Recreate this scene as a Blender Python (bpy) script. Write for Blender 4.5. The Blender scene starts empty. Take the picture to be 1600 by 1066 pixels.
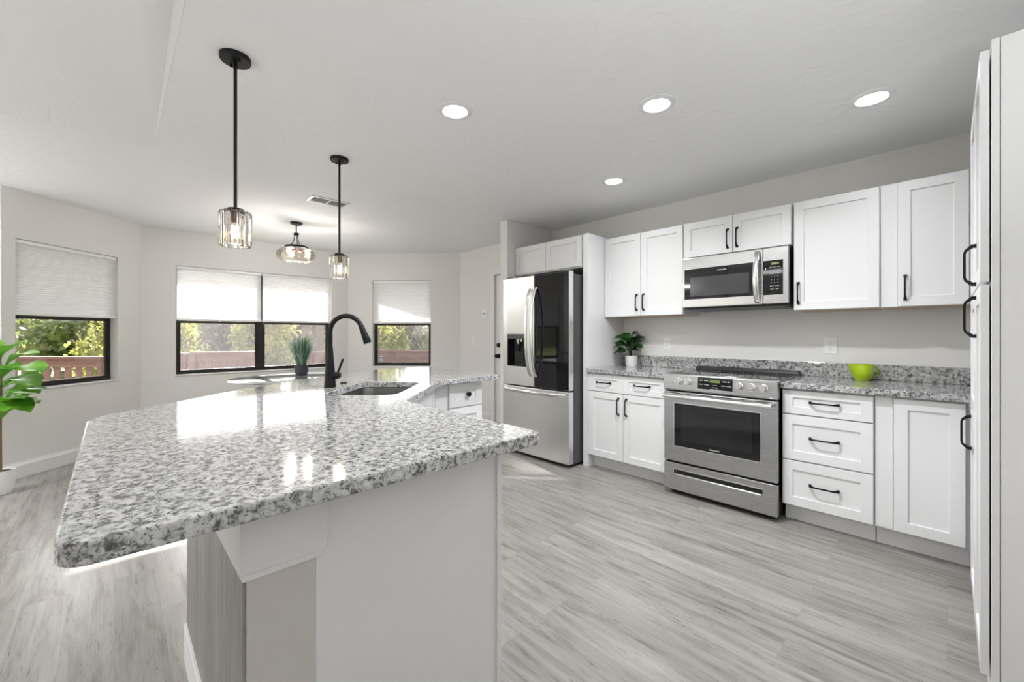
import bpy, bmesh, math, random
from mathutils import Vector, Matrix
random.seed(7)
scene = bpy.context.scene
COL = scene.collection
pi = math.pi
R2 = math.sqrt(.5)

# ------------------------------------------------------------------ camera, world, sun, exposure
CAM_H = 1.234
TH = math.atan(680/650.)
cam = bpy.data.cameras.new('camera'); camo = bpy.data.objects.new('camera', cam); COL.objects.link(camo)
cam.sensor_width = 36; cam.lens = 650/1600*36; cam.shift_y = -10/1600.; cam.clip_start = .02; cam.clip_end = 300
camo.location = (0, 0, CAM_H); camo.rotation_euler = (pi/2, 0, TH)
scene.camera = camo
vs = scene.view_settings
vs.view_transform = 'Standard'; vs.look = 'None'; vs.gamma = 1; vs.exposure = 0.40; vs.use_curve_mapping = False

world = bpy.data.worlds.new('world'); scene.world = world; world.use_nodes = True
wn = world.node_tree.nodes; wl = world.node_tree.links
bg = wn['Background']
sky = wn.new('ShaderNodeTexSky'); sky.sky_type = 'NISHITA'; sky.sun_disc = False
SUNV = Vector((3.28, -.73, -1.42)).normalized()
sky.sun_elevation = math.asin(-SUNV.z); sky.sun_rotation = math.atan2(-SUNV.x, -SUNV.y)
sky.air_density = 1.0; sky.dust_density = 2.0; sky.ozone_density = 1.0
hs = wn.new('ShaderNodeHueSaturation'); hs.inputs['Saturation'].default_value = .25
wl.new(sky.outputs[0], hs.inputs['Color']); wl.new(hs.outputs[0], bg.inputs[0]); bg.inputs[1].default_value = .60

sl = bpy.data.lights.new('sun', 'SUN'); sl.energy = 12.5; sl.angle = math.radians(.7); sl.color = (1, .97, .92)
so = bpy.data.objects.new('sun', sl); COL.objects.link(so)
so.rotation_euler = SUNV.to_track_quat('-Z', 'Y').to_euler(); so.location = (-9, 3, 8)

def area(name, loc, size, power, rot=(0, 0, 0), shape='DISK', sizey=None, color=(.965, .985, 1), spread=None):
    l = bpy.data.lights.new(name, 'AREA'); l.shape = shape; l.size = size; l.energy = power; l.color = color
    if sizey: l.size_y = sizey
    if spread: l.spread = spread
    o = bpy.data.objects.new(name, l); o.location = loc; o.rotation_euler = rot; COL.objects.link(o); return o

P_DOWN = [13.0, 23.0, 3.6, 3.6]
P_FILL_PANEL, P_FILL_SIDE, P_CHAND, P_FILL_UP = 4.0, 30.0, 6.0, (13.0, 18.0, 6.0)  # panel, side and up powers drive added fill lamps; the chandelier is real
LIGHT_XY = [(-1.889, 1.368), (-1.084, 2.117), (-.274, 2.876), (-1.862, 2.918)]
HC = 2.478
for k, (x, y) in enumerate(LIGHT_XY):
    area('downlight_lamp', (x, y, HC-.0115), .125, P_DOWN[k], spread=math.radians(150))
FILL_SIDE_XY = [(-4.60, -1.75, HC), (-4.60, -3.6, HC)]  # unseen panels added to brighten the window side
FILL_PANEL_XY = [(-2.6, -1.3, 2.60), (-.6, -1.3, 2.94), (-2.6, -3.3, 2.60), (-.6, -3.3, 2.94)]  # unseen ceiling panels added as fill light
for x, y, z in FILL_PANEL_XY:
    area('fill_panel_lamp', (x, y, z-.035), .50, P_FILL_PANEL, shape='SQUARE')

FILL_UP_XY = [(.42, .60), (-4.7, -2.2), (-2.0, -1.7)]  # unseen torchieres added to lift the ceiling brightness
for x, y in FILL_UP_XY:
    area('fill_uplight_lamp', (x, y, 1.53), .24, P_FILL_UP[FILL_UP_XY.index((x, y))], rot=(pi, 0, 0))
for x, y, z in FILL_SIDE_XY:
    area('fill_panel_lamp', (x, y, z-.035), .50, P_FILL_SIDE, shape='SQUARE')

# ------------------------------------------------------------------ materials
def nmat(name):
    m = bpy.data.materials.new(name); m.use_nodes = True
    return m, m.node_tree.nodes, m.node_tree.links, m.node_tree.nodes['Principled BSDF']
def mat(name, col, rough=.5, metal=0., bump=0., bscale=60., spec=.5, coat=0., emis=None, estr=0., mottling=0., trans=0., ior=1.45):
    m, n, l, p = nmat(name)
    p.inputs['Base Color'].default_value = (*col, 1); p.inputs['Roughness'].default_value = rough
    p.inputs['Metallic'].default_value = metal; p.inputs['Specular IOR Level'].default_value = spec
    p.inputs['Coat Weight'].default_value = coat; p.inputs['Transmission Weight'].default_value = trans
    p.inputs['IOR'].default_value = ior
    if emis: p.inputs['Emission Color'].default_value = (*emis, 1); p.inputs['Emission Strength'].default_value = estr
    tc = n.new('ShaderNodeTexCoord'); nz = n.new('ShaderNodeTexNoise'); nz.inputs['Scale'].default_value = bscale
    nz.inputs['Detail'].default_value = 4
    l.new(tc.outputs['Object'], nz.inputs['Vector'])
    if bump:
        b = n.new('ShaderNodeBump'); b.inputs['Strength'].default_value = bump; b.inputs['Distance'].default_value = .01
        l.new(nz.outputs[0], b.inputs['Height']); l.new(b.outputs[0], p.inputs['Normal'])
    if mottling:
        mx = n.new('ShaderNodeMix'); mx.data_type = 'RGBA'
        mx.inputs[6].default_value = (*[c*(1-mottling) for c in col], 1); mx.inputs[7].default_value = (*[min(1, c*(1+mottling)) for c in col], 1)
        l.new(nz.outputs[0], mx.inputs[0]); l.new(mx.outputs[2], p.inputs['Base Color'])
    return m

def ramp(n, stops, interp='LINEAR'):
    r = n.new('ShaderNodeValToRGB'); cr = r.color_ramp; cr.interpolation = interp
    while len(cr.elements) < len(stops): cr.elements.new(.5)
    for e, (p, c) in zip(cr.elements, stops):
        e.position = p; e.color = (*c, 1) if len(c) == 3 else c
    return r

M = {}
M['wall'] = mat('wall_paint', (.775, .765, .745), .75, bump=.10, bscale=35)
def ceiling_mat():
    m, n, l, p = nmat('ceiling_paint')
    p.inputs['Base Color'].default_value = (.87, .872, .875, 1); p.inputs['Roughness'].default_value = .8
    tc = n.new('ShaderNodeTexCoord'); nz = n.new('ShaderNodeTexNoise'); nz.inputs['Scale'].default_value = 7
    nz.inputs['Detail'].default_value = 6; nz.inputs['Distortion'].default_value = 1.2
    r = ramp(n, [(.45, (0, 0, 0)), (.62, (1, 1, 1))])
    b = n.new('ShaderNodeBump'); b.inputs['Strength'].default_value = .16; b.inputs['Distance'].default_value = .008
    l.new(tc.outputs['Object'], nz.inputs['Vector']); l.new(nz.outputs[0], r.inputs[0]); l.new(r.outputs[0], b.inputs['Height']); l.new(b.outputs[0], p.inputs['Normal'])
    return m
M['ceiling'] = ceiling_mat()
M['plaster'] = mat('pony_wall_plaster', (.58, .555, .525), .8, bump=.6, bscale=14)
M['trim'] = mat('white_trim', (.80, .80, .80), .4, bump=.01)
M['cab'] = mat('cabinet_white', (.76, .76, .765), .33, bump=.008, bscale=20)
M['cabgrey'] = mat('toe_kick_grey', (.55, .55, .55), .5)
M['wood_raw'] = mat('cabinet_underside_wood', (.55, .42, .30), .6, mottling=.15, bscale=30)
M['black'] = mat('matte_black_metal', (.004, .004, .0045), .48, spec=.35)
M['blackpl'] = mat('black_plastic', (.008, .008, .009), .45)
M['blackglass'] = mat('black_glass', (.006, .006, .007), .04, spec=.6)
M['darkgrey'] = mat('dark_grey_metal', (.10, .10, .105), .4, metal=.5)
M['frame'] = mat('bronze_window_frame', (.014, .011, .010), .45)
M['shiny'] = mat('polished_steel', (.86, .86, .86), .16, metal=1)
M['plate'] = mat('white_plastic', (.85, .85, .85), .35)
M['slot'] = mat('dark_slot', (.03, .03, .03), .6)
M['text'] = mat('grey_print', (.7, .7, .7), .5)
M['white_pot'] = mat('white_ceramic', (.85, .85, .84), .3, bump=.05, bscale=40)
M['dark_pot'] = mat('charcoal_pot', (.045, .047, .052), .55, bump=.1, bscale=80)
M['soil'] = mat('soil', (.03, .022, .015), .9, bump=.6, bscale=60)
M['green'] = mat('lime_glaze', (.37, .52, .0), .13, coat=.5, mottling=.06, bscale=8)
M['bark'] = mat('bark', (.16, .12, .09), .9, bump=.5, bscale=20, mottling=.3)
M['stem'] = mat('plant_stem', (.22, .16, .09), .8, bump=.3, bscale=60)
M['deck'] = mat('deck_wood', (.21, .115, .09), .75, bump=.25, bscale=30, mottling=.18)
M['tablewood'] = mat('table_wood', (.16, .06, .035), .5, mottling=.2, bscale=12)
M['amber'] = mat('aged_socket', (.10, .035, .015), .4, metal=.6)
M['emit'] = mat('led_diffuser', (.9, .9, .9), .5, emis=(1, .99, .97), estr=9.)
M['lum'] = mat('fill_panel_glow', (.9, .9, .9), .5, emis=(1, .99, .97), estr=3.)  # glowing face of the added fill panels
M['bulb'] = mat('warm_bulb', (1, .9, .75), .3, emis=(1, .74, .42), estr=14.)
M['led_green'] = mat('green_display', (.02, .03, .01), .4, emis=(.35, .45, .12), estr=.35)
M['sticker'] = mat('white_sticker', (.8, .82, .85), .5)
M['blueink'] = mat('blue_ink', (.02, .06, .22), .5)

def steel(name, axis, col=.50, rough=.27):
    m, n, l, p = nmat(name)
    p.inputs['Metallic'].default_value = 1
    tc = n.new('ShaderNodeTexCoord'); mp = n.new('ShaderNodeMapping')
    sc = [180, 180, 180]; sc[axis] = 2.0
    mp.inputs['Scale'].default_value = sc
    nz = n.new('ShaderNodeTexNoise'); nz.inputs['Scale'].default_value = 3; nz.inputs['Detail'].default_value = 3
    l.new(tc.outputs['Object'], mp.inputs[0]); l.new(mp.outputs[0], nz.inputs['Vector'])
    r = ramp(n, [(.3, (col*.985,)*3), (.7, (col*1.015,)*3)]); l.new(nz.outputs[0], r.inputs[0]); l.new(r.outputs[0], p.inputs['Base Color'])
    r2 = ramp(n, [(.3, (rough*.97,)*3), (.7, (rough*1.03,)*3)]); l.new(nz.outputs[0], r2.inputs[0]); l.new(r2.outputs[0], p.inputs['Roughness'])
    return m
M['steel'] = steel('brushed_steel_horizontal', 0)
M['steelv'] = steel('brushed_steel_vertical', 2, .84, .34)
M['sinksteel'] = steel('sink_steel', 2, .30, .3)

def granite(name, base=.58, dark=.5):
    m, n, l, p = nmat(name)
    p.inputs['Roughness'].default_value = .07; p.inputs['Specular IOR Level'].default_value = .95
    tc = n.new('ShaderNodeTexCoord')
    mp = n.new('ShaderNodeMapping'); mp.inputs['Scale'].default_value = (1.0, 1.0, 1.0)
    l.new(tc.outputs['Object'], mp.inputs[0])
    def nz(sc, det, dist=0., rough=.55):
        q = n.new('ShaderNodeTexNoise'); q.inputs['Scale'].default_value = sc; q.inputs['Detail'].default_value = det
        q.inputs['Distortion'].default_value = dist; q.inputs['Roughness'].default_value = rough
        l.new(mp.outputs[0], q.inputs['Vector']); return q
    a = nz(50, 8, .5, .70)      # grey mottling
    r1 = ramp(n, [(.34, (.05,)*3), (.42, (.42*base,)*3), (.48, (base,)*3), (.62, (min(.8, 1.5*base),)*3)])
    l.new(a.outputs[0], r1.inputs[0])
    b = nz(100, 6, .8, .68)     # black flecks
    r2 = ramp(n, [(.36, (.02,)*3), (.42, (.22,)*3), (.455, (1,)*3)])
    l.new(b.outputs[0], r2.inputs[0])
    c = nz(6, 3, .6)            # large patches modulating the flecks
    r3 = ramp(n, [(.35, (0,)*3), (.62, (1,)*3)])
    l.new(c.outputs[0], r3.inputs[0])
    mx0 = n.new('ShaderNodeMix'); mx0.data_type = 'RGBA'; mx0.inputs[7].default_value = (.95, .95, .95, 1)
    l.new(r3.outputs[0], mx0.inputs[0]); l.new(r2.outputs[0], mx0.inputs[6])
    ml = n.new('ShaderNodeMix'); ml.data_type = 'RGBA'; ml.blend_type = 'MULTIPLY'; ml.inputs[0].default_value = dark
    l.new(r1.outputs[0], ml.inputs[6]); l.new(mx0.outputs[2], ml.inputs[7])
    ml2 = n.new('ShaderNodeMix'); ml2.data_type = 'RGBA'; ml2.blend_type = 'MULTIPLY'; ml2.inputs[0].default_value = dark*.8
    l.new(ml.outputs[2], ml2.inputs[6]); l.new(r2.outputs[0], ml2.inputs[7])
    l.new(ml2.outputs[2], p.inputs['Base Color'])
    return m
M['granite'] = granite('island_granite', .42, .95)
M['granite2'] = granite('run_granite', .38, .95)

def planks():
    m, n, l, p = nmat('grey_washed_planks')
    tc = n.new('ShaderNodeTexCoord')
    br = n.new('ShaderNodeTexBrick'); br.offset = .37; br.offset_frequency = 2; br.squash = 1
    br.inputs['Color1'].default_value = (0, 0, 0, 1); br.inputs['Color2'].default_value = (1, 1, 1, 1); br.inputs['Mortar'].default_value = (.5, .5, .5, 1)
    br.inputs['Scale'].default_value = 1; br.inputs['Mortar Size'].default_value = .0007; br.inputs['Mortar Smooth'].default_value = .1
    br.inputs['Brick Width'].default_value = 1.22; br.inputs['Row Height'].default_value = .152; br.inputs['Bias'].default_value = 0
    l.new(tc.outputs['Object'], br.inputs['Vector'])
    mp = n.new('ShaderNodeMapping'); mp.inputs['Scale'].default_value = (1.5, 15, 1)
    cm = n.new('ShaderNodeVectorMath'); cm.operation = 'MULTIPLY_ADD'; cm.inputs[1].default_value = (9, 7, 13)
    l.new(br.outputs['Color'], cm.inputs[0]); l.new(tc.outputs['Object'], cm.inputs[2]); l.new(cm.outputs[0], mp.inputs[0])
    g = n.new('ShaderNodeTexNoise'); g.inputs['Scale'].default_value = 1.6; g.inputs['Detail'].default_value = 7; g.inputs['Roughness'].default_value = .62; g.inputs['Distortion'].default_value = .35
    l.new(mp.outputs[0], g.inputs['Vector'])
    rg = ramp(n, [(.26, (.125, .112, .098)), (.38, (.205, .190, .174)), (.48, (.262, .246, .229)), (.66, (.325, .310, .292))])
    l.new(g.outputs[0], rg.inputs[0])
    mp2 = n.new('ShaderNodeMapping'); mp2.inputs['Scale'].default_value = (2.2, 48, 1); l.new(cm.outputs[0], mp2.inputs[0])
    g2 = n.new('ShaderNodeTexNoise'); g2.inputs['Scale'].default_value = 1.0; g2.inputs['Detail'].default_value = 5; g2.inputs['Roughness'].default_value = .7
    l.new(mp2.outputs[0], g2.inputs['Vector'])
    rg2 = ramp(n, [(.28, (.66,)*3), (.38, (.95,)*3), (.7, (1.04,)*3)]); l.new(g2.outputs[0], rg2.inputs[0])
    m1 = n.new('ShaderNodeMix'); m1.data_type = 'RGBA'; m1.blend_type = 'MULTIPLY'; m1.inputs[0].default_value = .8
    l.new(rg.outputs[0], m1.inputs[6]); l.new(rg2.outputs[0], m1.inputs[7])
    mp3 = n.new('ShaderNodeMapping'); mp3.inputs['Scale'].default_value = (16, 190, 1); l.new(cm.outputs[0], mp3.inputs[0])
    g3 = n.new('ShaderNodeTexNoise'); g3.inputs['Scale'].default_value = 1; g3.inputs['Detail'].default_value = 3; l.new(mp3.outputs[0], g3.inputs['Vector'])
    rg3 = ramp(n, [(.33, (.45,)*3), (.41, (1,)*3)]); l.new(g3.outputs[0], rg3.inputs[0])
    mp4 = n.new('ShaderNodeMapping'); mp4.inputs['Scale'].default_value = (3.5, 14, 1); l.new(cm.outputs[0], mp4.inputs[0])
    g4 = n.new('ShaderNodeTexNoise'); g4.inputs['Scale'].default_value = 1; g4.inputs['Detail'].default_value = 2; l.new(mp4.outputs[0], g4.inputs['Vector'])
    rg4 = ramp(n, [(.42, (0,)*3), (.62, (1,)*3)]); l.new(g4.outputs[0], rg4.inputs[0])
    m1b = n.new('ShaderNodeMix'); m1b.data_type = 'RGBA'; m1b.blend_type = 'MULTIPLY'
    l.new(rg4.outputs[0], m1b.inputs[0]); l.new(m1.outputs[2], m1b.inputs[6]); l.new(rg3.outputs[0], m1b.inputs[7]); m1 = m1b
    rb = ramp(n, [(0, (.90,)*3), (1, (1.08,)*3)]); l.new(br.outputs['Color'], rb.inputs[0])
    m2 = n.new('ShaderNodeMix'); m2.data_type = 'RGBA'; m2.blend_type = 'MULTIPLY'; m2.inputs[0].default_value = 1
    l.new(m1.outputs[2], m2.inputs[6]); l.new(rb.outputs[0], m2.inputs[7])
    m3 = n.new('ShaderNodeMix'); m3.data_type = 'RGBA'; m3.inputs[7].default_value = (.2, .19, .175, 1)
    l.new(br.outputs['Fac'], m3.inputs[0]); l.new(m2.outputs[2], m3.inputs[6])
    l.new(m3.outputs[2], p.inputs['Base Color'])
    p.inputs['Roughness'].default_value = .36
    b = n.new('ShaderNodeBump'); b.inputs['Strength'].default_value = .12; b.inputs['Distance'].default_value = .004
    l.new(g2.outputs[0], b.inputs['Height']); l.new(b.outputs[0], p.inputs['Normal'])
    return m
M['planks'] = planks()

def pane_mat(name, haze=0., hazecol=(.5, .5, .52), tint=(1, 1, 1)):
    m = bpy.data.materials.new(name); m.use_nodes = True; n = m.node_tree.nodes; l = m.node_tree.links; n.clear()
    o = n.new('ShaderNodeOutputMaterial'); t = n.new('ShaderNodeBsdfTransparent'); t.inputs[0].default_value = (*tint, 1); g = n.new('ShaderNodeBsdfGlossy'); g.inputs['Roughness'].default_value = .01
    fr = n.new('ShaderNodeFresnel'); fr.inputs['IOR'].default_value = 1.35
    mx = n.new('ShaderNodeMixShader'); l.new(fr.outputs[0], mx.inputs[0]); l.new(t.outputs[0], mx.inputs[1]); l.new(g.outputs[0], mx.inputs[2])
    out = mx
    if haze:
        d = n.new('ShaderNodeBsdfTranslucent'); d.inputs['Color'].default_value = (*hazecol, 1)
        d2 = n.new('ShaderNodeBsdfDiffuse'); d2.inputs['Color'].default_value = (*hazecol, 1)
        md = n.new('ShaderNodeMixShader'); md.inputs[0].default_value = .5; l.new(d.outputs[0], md.inputs[1]); l.new(d2.outputs[0], md.inputs[2])
        tc = n.new('ShaderNodeTexCoord'); nz = n.new('ShaderNodeTexNoise'); nz.inputs['Scale'].default_value = 6; nz.inputs['Detail'].default_value = 3
        mp = n.new('ShaderNodeMapping'); mp.inputs['Scale'].default_value = (1.5, 1.5, .5); l.new(tc.outputs['Object'], mp.inputs[0]); l.new(mp.outputs[0], nz.inputs['Vector'])
        mr = n.new('ShaderNodeMapRange'); mr.inputs['From Min'].default_value = .3; mr.inputs['From Max'].default_value = .7
        mr.inputs['To Min'].default_value = haze*.8; mr.inputs['To Max'].default_value = haze*1.2
        l.new(nz.outputs[0], mr.inputs['Value'])
        m3 = n.new('ShaderNodeMixShader'); l.new(mr.outputs[0], m3.inputs[0]); l.new(mx.outputs[0], m3.inputs[1]); l.new(md.outputs[0], m3.inputs[2]); out = m3
    l.new(out.outputs[0], o.inputs[0]); return m
M['pane'] = pane_mat('window_glass')
M['screen'] = pane_mat('insect_screen_mesh', .25, (.30, .29, .30))
M['tableglass'] = pane_mat('table_glass', .10, (.8, .85, .85))

def shade_mat():
    m = bpy.data.materials.new('cellular_fabric'); m.use_nodes = True; n = m.node_tree.nodes; l = m.node_tree.links; n.clear()
    o = n.new('ShaderNodeOutputMaterial'); a = n.new('ShaderNodeBsdfDiffuse'); a.inputs['Color'].default_value = (.82, .82, .85, 1)
    t = n.new('ShaderNodeBsdfTranslucent'); t.inputs['Color'].default_value = (.78, .78, .79, 1)
    mx = n.new('ShaderNodeMixShader'); mx.inputs[0].default_value = .42
    l.new(a.outputs[0], mx.inputs[1]); l.new(t.outputs[0], mx.inputs[2]); l.new(mx.outputs[0], o.inputs[0]); return m
M['shade'] = shade_mat()

def crystal_mat(name, col, rough=.0):
    m, n, l, p = nmat(name)
    p.inputs['Base Color'].default_value = (*col, 1); p.inputs['Roughness'].default_value = rough
    p.inputs['Transmission Weight'].default_value = 1; p.inputs['IOR'].default_value = 1.5
    return m
M['crystal'] = crystal_mat('clear_crystal', (.97, .95, .92))
M['smoke'] = pane_mat('smoked_glass', .02, (.40, .36, .30), (.84, .80, .74))

def leaf_mat(name, c1, c2, tr=.35, scale=8., rough=.4):
    m = bpy.data.materials.new(name); m.use_nodes = True; n = m.node_tree.nodes; l = m.node_tree.links
    p = n['Principled BSDF']; o = n['Material Output']
    tc = n.new('ShaderNodeTexCoord'); nz = n.new('ShaderNodeTexNoise'); nz.inputs['Scale'].default_value = scale
    l.new(tc.outputs['Object'], nz.inputs['Vector']); r = ramp(n, [(.35, c1), (.65, c2)]); l.new(nz.outputs[0], r.inputs[0])
    l.new(r.outputs[0], p.inputs['Base Color']); p.inputs['Roughness'].default_value = rough
    t = n.new('ShaderNodeBsdfTranslucent'); l.new(r.outputs[0], t.inputs['Color'])
    mx = n.new('ShaderNodeMixShader'); mx.inputs[0].default_value = tr
    l.new(p.outputs[0], mx.inputs[1]); l.new(t.outputs[0], mx.inputs[2]); l.new(mx.outputs[0], o.inputs[0]); return m
M['figleaf'] = leaf_mat('fig_leaf', (.07, .24, .015), (.19, .44, .03), .35, 6)
M['darkleaf'] = leaf_mat('dark_glossy_leaf', (.006, .04, .012), (.03, .13, .02), .12, 12, .3)
M['grass'] = leaf_mat('grass_blade', (.012, .10, .03), (.05, .24, .06), .2, 14)
M['grasstip'] = leaf_mat('pale_grass_blade', (.30, .45, .40), (.62, .72, .70), .3, 14)
M['fol1'] = leaf_mat('sunny_foliage', (.20, .22, .05), (.62, .60, .18), .6, 1.4)
M['fol2'] = leaf_mat('green_foliage', (.12, .15, .05), (.36, .40, .14), .5, 1.4)
M['fol3'] = leaf_mat('dry_foliage', (.16, .14, .11), (.34, .31, .25), .35, 1.4)
M['lawn'] = mat('lawn', (.22, .27, .08), .9, mottling=.45, bscale=1.3, bump=.3)
M['siding'] = mat('exterior_siding', (.45, .44, .42), .8, mottling=.05)

# ------------------------------------------------------------------ mesh builder
class MB:
    def __init__(s, O=(0, 0, 0), R=(1, 0, 0), N=(0, 1, 0)):
        s.bm = bmesh.new(); s.O = Vector(O); s.R = Vector(R); s.N = Vector(N)
    def T(s, a, b, z): return s.O+s.R*a+s.N*b+Vector((0, 0, z))
    def v(s, a, b, z): return s.bm.verts.new(s.T(a, b, z))
    def f(s, vs):
        try: return s.bm.faces.new(vs)
        except ValueError: return None
    def box(s, a0, a1, b0, b1, z0, z1):
        q = [s.v(a, b, z) for z in (z0, z1) for a, b in ((a0, b0), (a1, b0), (a1, b1), (a0, b1))]
        for i in ((0, 1, 2, 3), (4, 5, 6, 7), (0, 1, 5, 4), (1, 2, 6, 5), (2, 3, 7, 6), (3, 0, 4, 7)): s.f([q[k] for k in i])
        return s
    def hexa(s, lo, hi):          # two loops of equal length -> closed solid
        a = [s.v(*p) for p in lo]; b = [s.v(*p) for p in hi]; n = len(a)
        s.f(a); s.f(b)
        for i in range(n): s.f([a[i], a[(i+1) % n], b[(i+1) % n], b[i]])
        return s
    def prism(s, poly, z0, z1): return s.hexa([(x, y, z0) for x, y in poly], [(x, y, z1) for x, y in poly])
    def lathe(s, c, prof, n=32, cap=True, sy=1.0):
        rings = []
        for r, z in prof:
            rings.append([s.v(c[0]+r*math.cos(2*pi*i/n), c[1]+sy*r*math.sin(2*pi*i/n), c[2]+z) for i in range(n)])
        for A, B in zip(rings, rings[1:]):
            for i in range(n): s.f([A[i], A[(i+1) % n], B[(i+1) % n], B[i]])
        if cap: s.f(rings[0]); s.f(rings[-1])
        return s
    def tube(s, pts, rad, n=12, cap=True, flat=None):
        """swept round (or flat: (w,h)) section through world/local points"""
        P = [s.T(*p) for p in pts]; k = len(P)
        rad = rad if isinstance(rad, (list, tuple)) else [rad]*k
        rings = []; up = None
        for i in range(k):
            t = (P[min(i+1, k-1)]-P[max(i-1, 0)]).normalized()
            if up is None:
                up = Vector((0, 0, 1)) if abs(t.z) < .9 else Vector((1, 0, 0))
            sd = t.cross(up).normalized(); up = sd.cross(t).normalized()
            rings.append([s.bm.verts.new(P[i]+(sd*math.cos(2*pi*j/n)+up*math.sin(2*pi*j/n))*rad[i]) for j in range(n)])
        for A, B in zip(rings, rings[1:]):
            for j in range(n): s.f([A[j], A[(j+1) % n], B[(j+1) % n], B[j]])
        if cap: s.f(rings[0]); s.f(rings[-1])
        return s
    def sphere(s, c, r, n=16, m=10, sz=1.):
        prof = [(max(1e-4, r*math.sin(pi*i/m)), -r*sz*math.cos(pi*i/m)) for i in range(m+1)]
        return s.lathe(c, prof, n)
    def build(s, name, m, parent=None, bevel=0., seg=2, smooth=False, label=None, angle=40):
        bm = s.bm
        bmesh.ops.recalc_face_normals(bm, faces=bm.faces)
        if smooth:
            for f in bm.faces: f.smooth = True
            for e in bm.edges:
                if len(e.link_faces) == 2 and e.calc_face_angle(0) > math.radians(angle): e.smooth = False
        org = worg(parent)
        for v in bm.verts: v.co -= org
        me = bpy.data.meshes.new(name); bm.to_mesh(me); bm.free(); me.materials.append(m)
        o = bpy.data.objects.new(name, me); COL.objects.link(o)
        if parent is not None: o.parent = parent
        if bevel:
            md = o.modifiers.new('bevel', 'BEVEL'); md.width = bevel; md.segments = seg; md.limit_method = 'ANGLE'; md.angle_limit = math.radians(35)
            md.harden_normals = False
        if label: o['label'] = label
        return o
def worg(o):
    v = Vector((0, 0, 0))
    while o is not None: v += o.location; o = o.parent
    return v
def thing(name, label, cat, loc, group=None):
    o = bpy.data.objects.new(name, None); o.location = loc; o.empty_display_size = .05; COL.objects.link(o)
    o['label'] = label; o['category'] = cat
    if group: o['group'] = group
    return o
def tag(o, label, cat, group=None, kind=None):
    o['label'] = label; o['category'] = cat
    if group: o['group'] = group
    if kind: o['kind'] = kind
    return o
def struct(o): o['kind'] = 'structure'; return o
def copy_tree(o, parent=None, off=Vector((0, 0, 0))):
    c = o.copy(); COL.objects.link(c)
    if parent is not None: c.parent = parent; c.matrix_parent_inverse = Matrix()
    else: c.location = o.location+off
    for ch in list(o.children):
        copy_tree(ch, c)
    return c
def text_mesh(body, size, O, R, name, m, parent, ext=.0006, up=None, align='CENTER'):
    cu = bpy.data.curves.new('t', 'FONT'); cu.body = body; cu.size = size; cu.extrude = ext; cu.align_x = align; cu.align_y = 'CENTER'; cu.resolution_u = 3
    ob = bpy.data.objects.new('t', cu); COL.objects.link(ob)
    dg = bpy.context.evaluated_depsgraph_get(); dg.update()
    me = bpy.data.meshes.new_from_object(ob.evaluated_get(dg)); bpy.data.objects.remove(ob); bpy.data.curves.remove(cu)
    R = Vector(R); U = Vector(up) if up else Vector((0, 0, 1)); Nn = R.cross(U); O = Vector(O)-worg(parent)
    for v in me.vertices: v.co = O+R*v.co.x+U*v.co.y+Nn*v.co.z
    me.name = name; me.materials.clear(); me.materials.append(m)
    o = bpy.data.objects.new(name, me); COL.objects.link(o); o.parent = parent; return o
KX = dict(R=(1, 0, 0), N=(0, -1, 0))      # frame of things on the kitchen wall: a = world x, b = distance towards the room

# ------------------------------------------------------------------ room shell
YW = 3.81
def wall(name, p0, p1, Nrm, z0, z1, holes=(), th=.14, e0=0., e1=0., m='wall'):
    p0 = Vector((*p0, 0)); p1 = Vector((*p1, 0)); R = (p1-p0).normalized(); L = (p1-p0).length
    mb = MB(p0, R, Vector((*Nrm, 0)))
    a = -e0
    for (h0, h1, hz0, hz1) in sorted(holes):
        mb.box(a, h0, -th, 0, z0, z1)
        if hz0 > z0: mb.box(h0, h1, -th, 0, z0, hz0)
        if hz1 < z1: mb.box(h0, h1, -th, 0, hz1, z1)
        a = h1
    mb.box(a, L+e1, -th, 0, z0, z1)
    bmesh.ops.remove_doubles(mb.bm, verts=mb.bm.verts, dist=1e-5)
    return struct(mb.build(name, M[m]))
WZ0, WZ1 = .745, 2.062
A0, A1 = (-5.44, -.68), (-6.34, .22)
B0, B1 = (-6.34, .22), (-6.34, 2.59)
C0, C1 = (-6.34, 2.59), (-5.12, 3.81)
wall('wall_left', A0, A1, (R2, R2), -.02, HC, [(.096, 1.003, WZ0, WZ1)], e1=.05)
wall('wall_front', B0, B1, (1, 0), -.02, HC, [(.31, 2.12, WZ0, WZ1)], e0=.05, e1=.05)
wall('wall_front_right', C0, C1, (R2, -R2), -.02, HC, [(.375, 1.27, WZ0, WZ1)], e0=.05, e1=.05)
wall('wall_back', (-5.12, YW), (.72, YW), (0, -1), -.02, HC, [(.79, 1.70, -.02, 2.06)], e0=.05, e1=.14)
wall('wall_living_left', (-5.44, -5.0), (-5.44, -.68), (1, 0), -.02, HC, [(1.2, 3.4, .5, 2.2)], th=.10)
wall('wall_rear', (.72, -5.0), (-5.44, -5.0), (0, 1), -.02, 3.3, [], e0=.14, e1=.14)
wall('wall_right', (.72, YW), (.72, -5.0), (-1, 0), -.02, 3.3)
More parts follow.
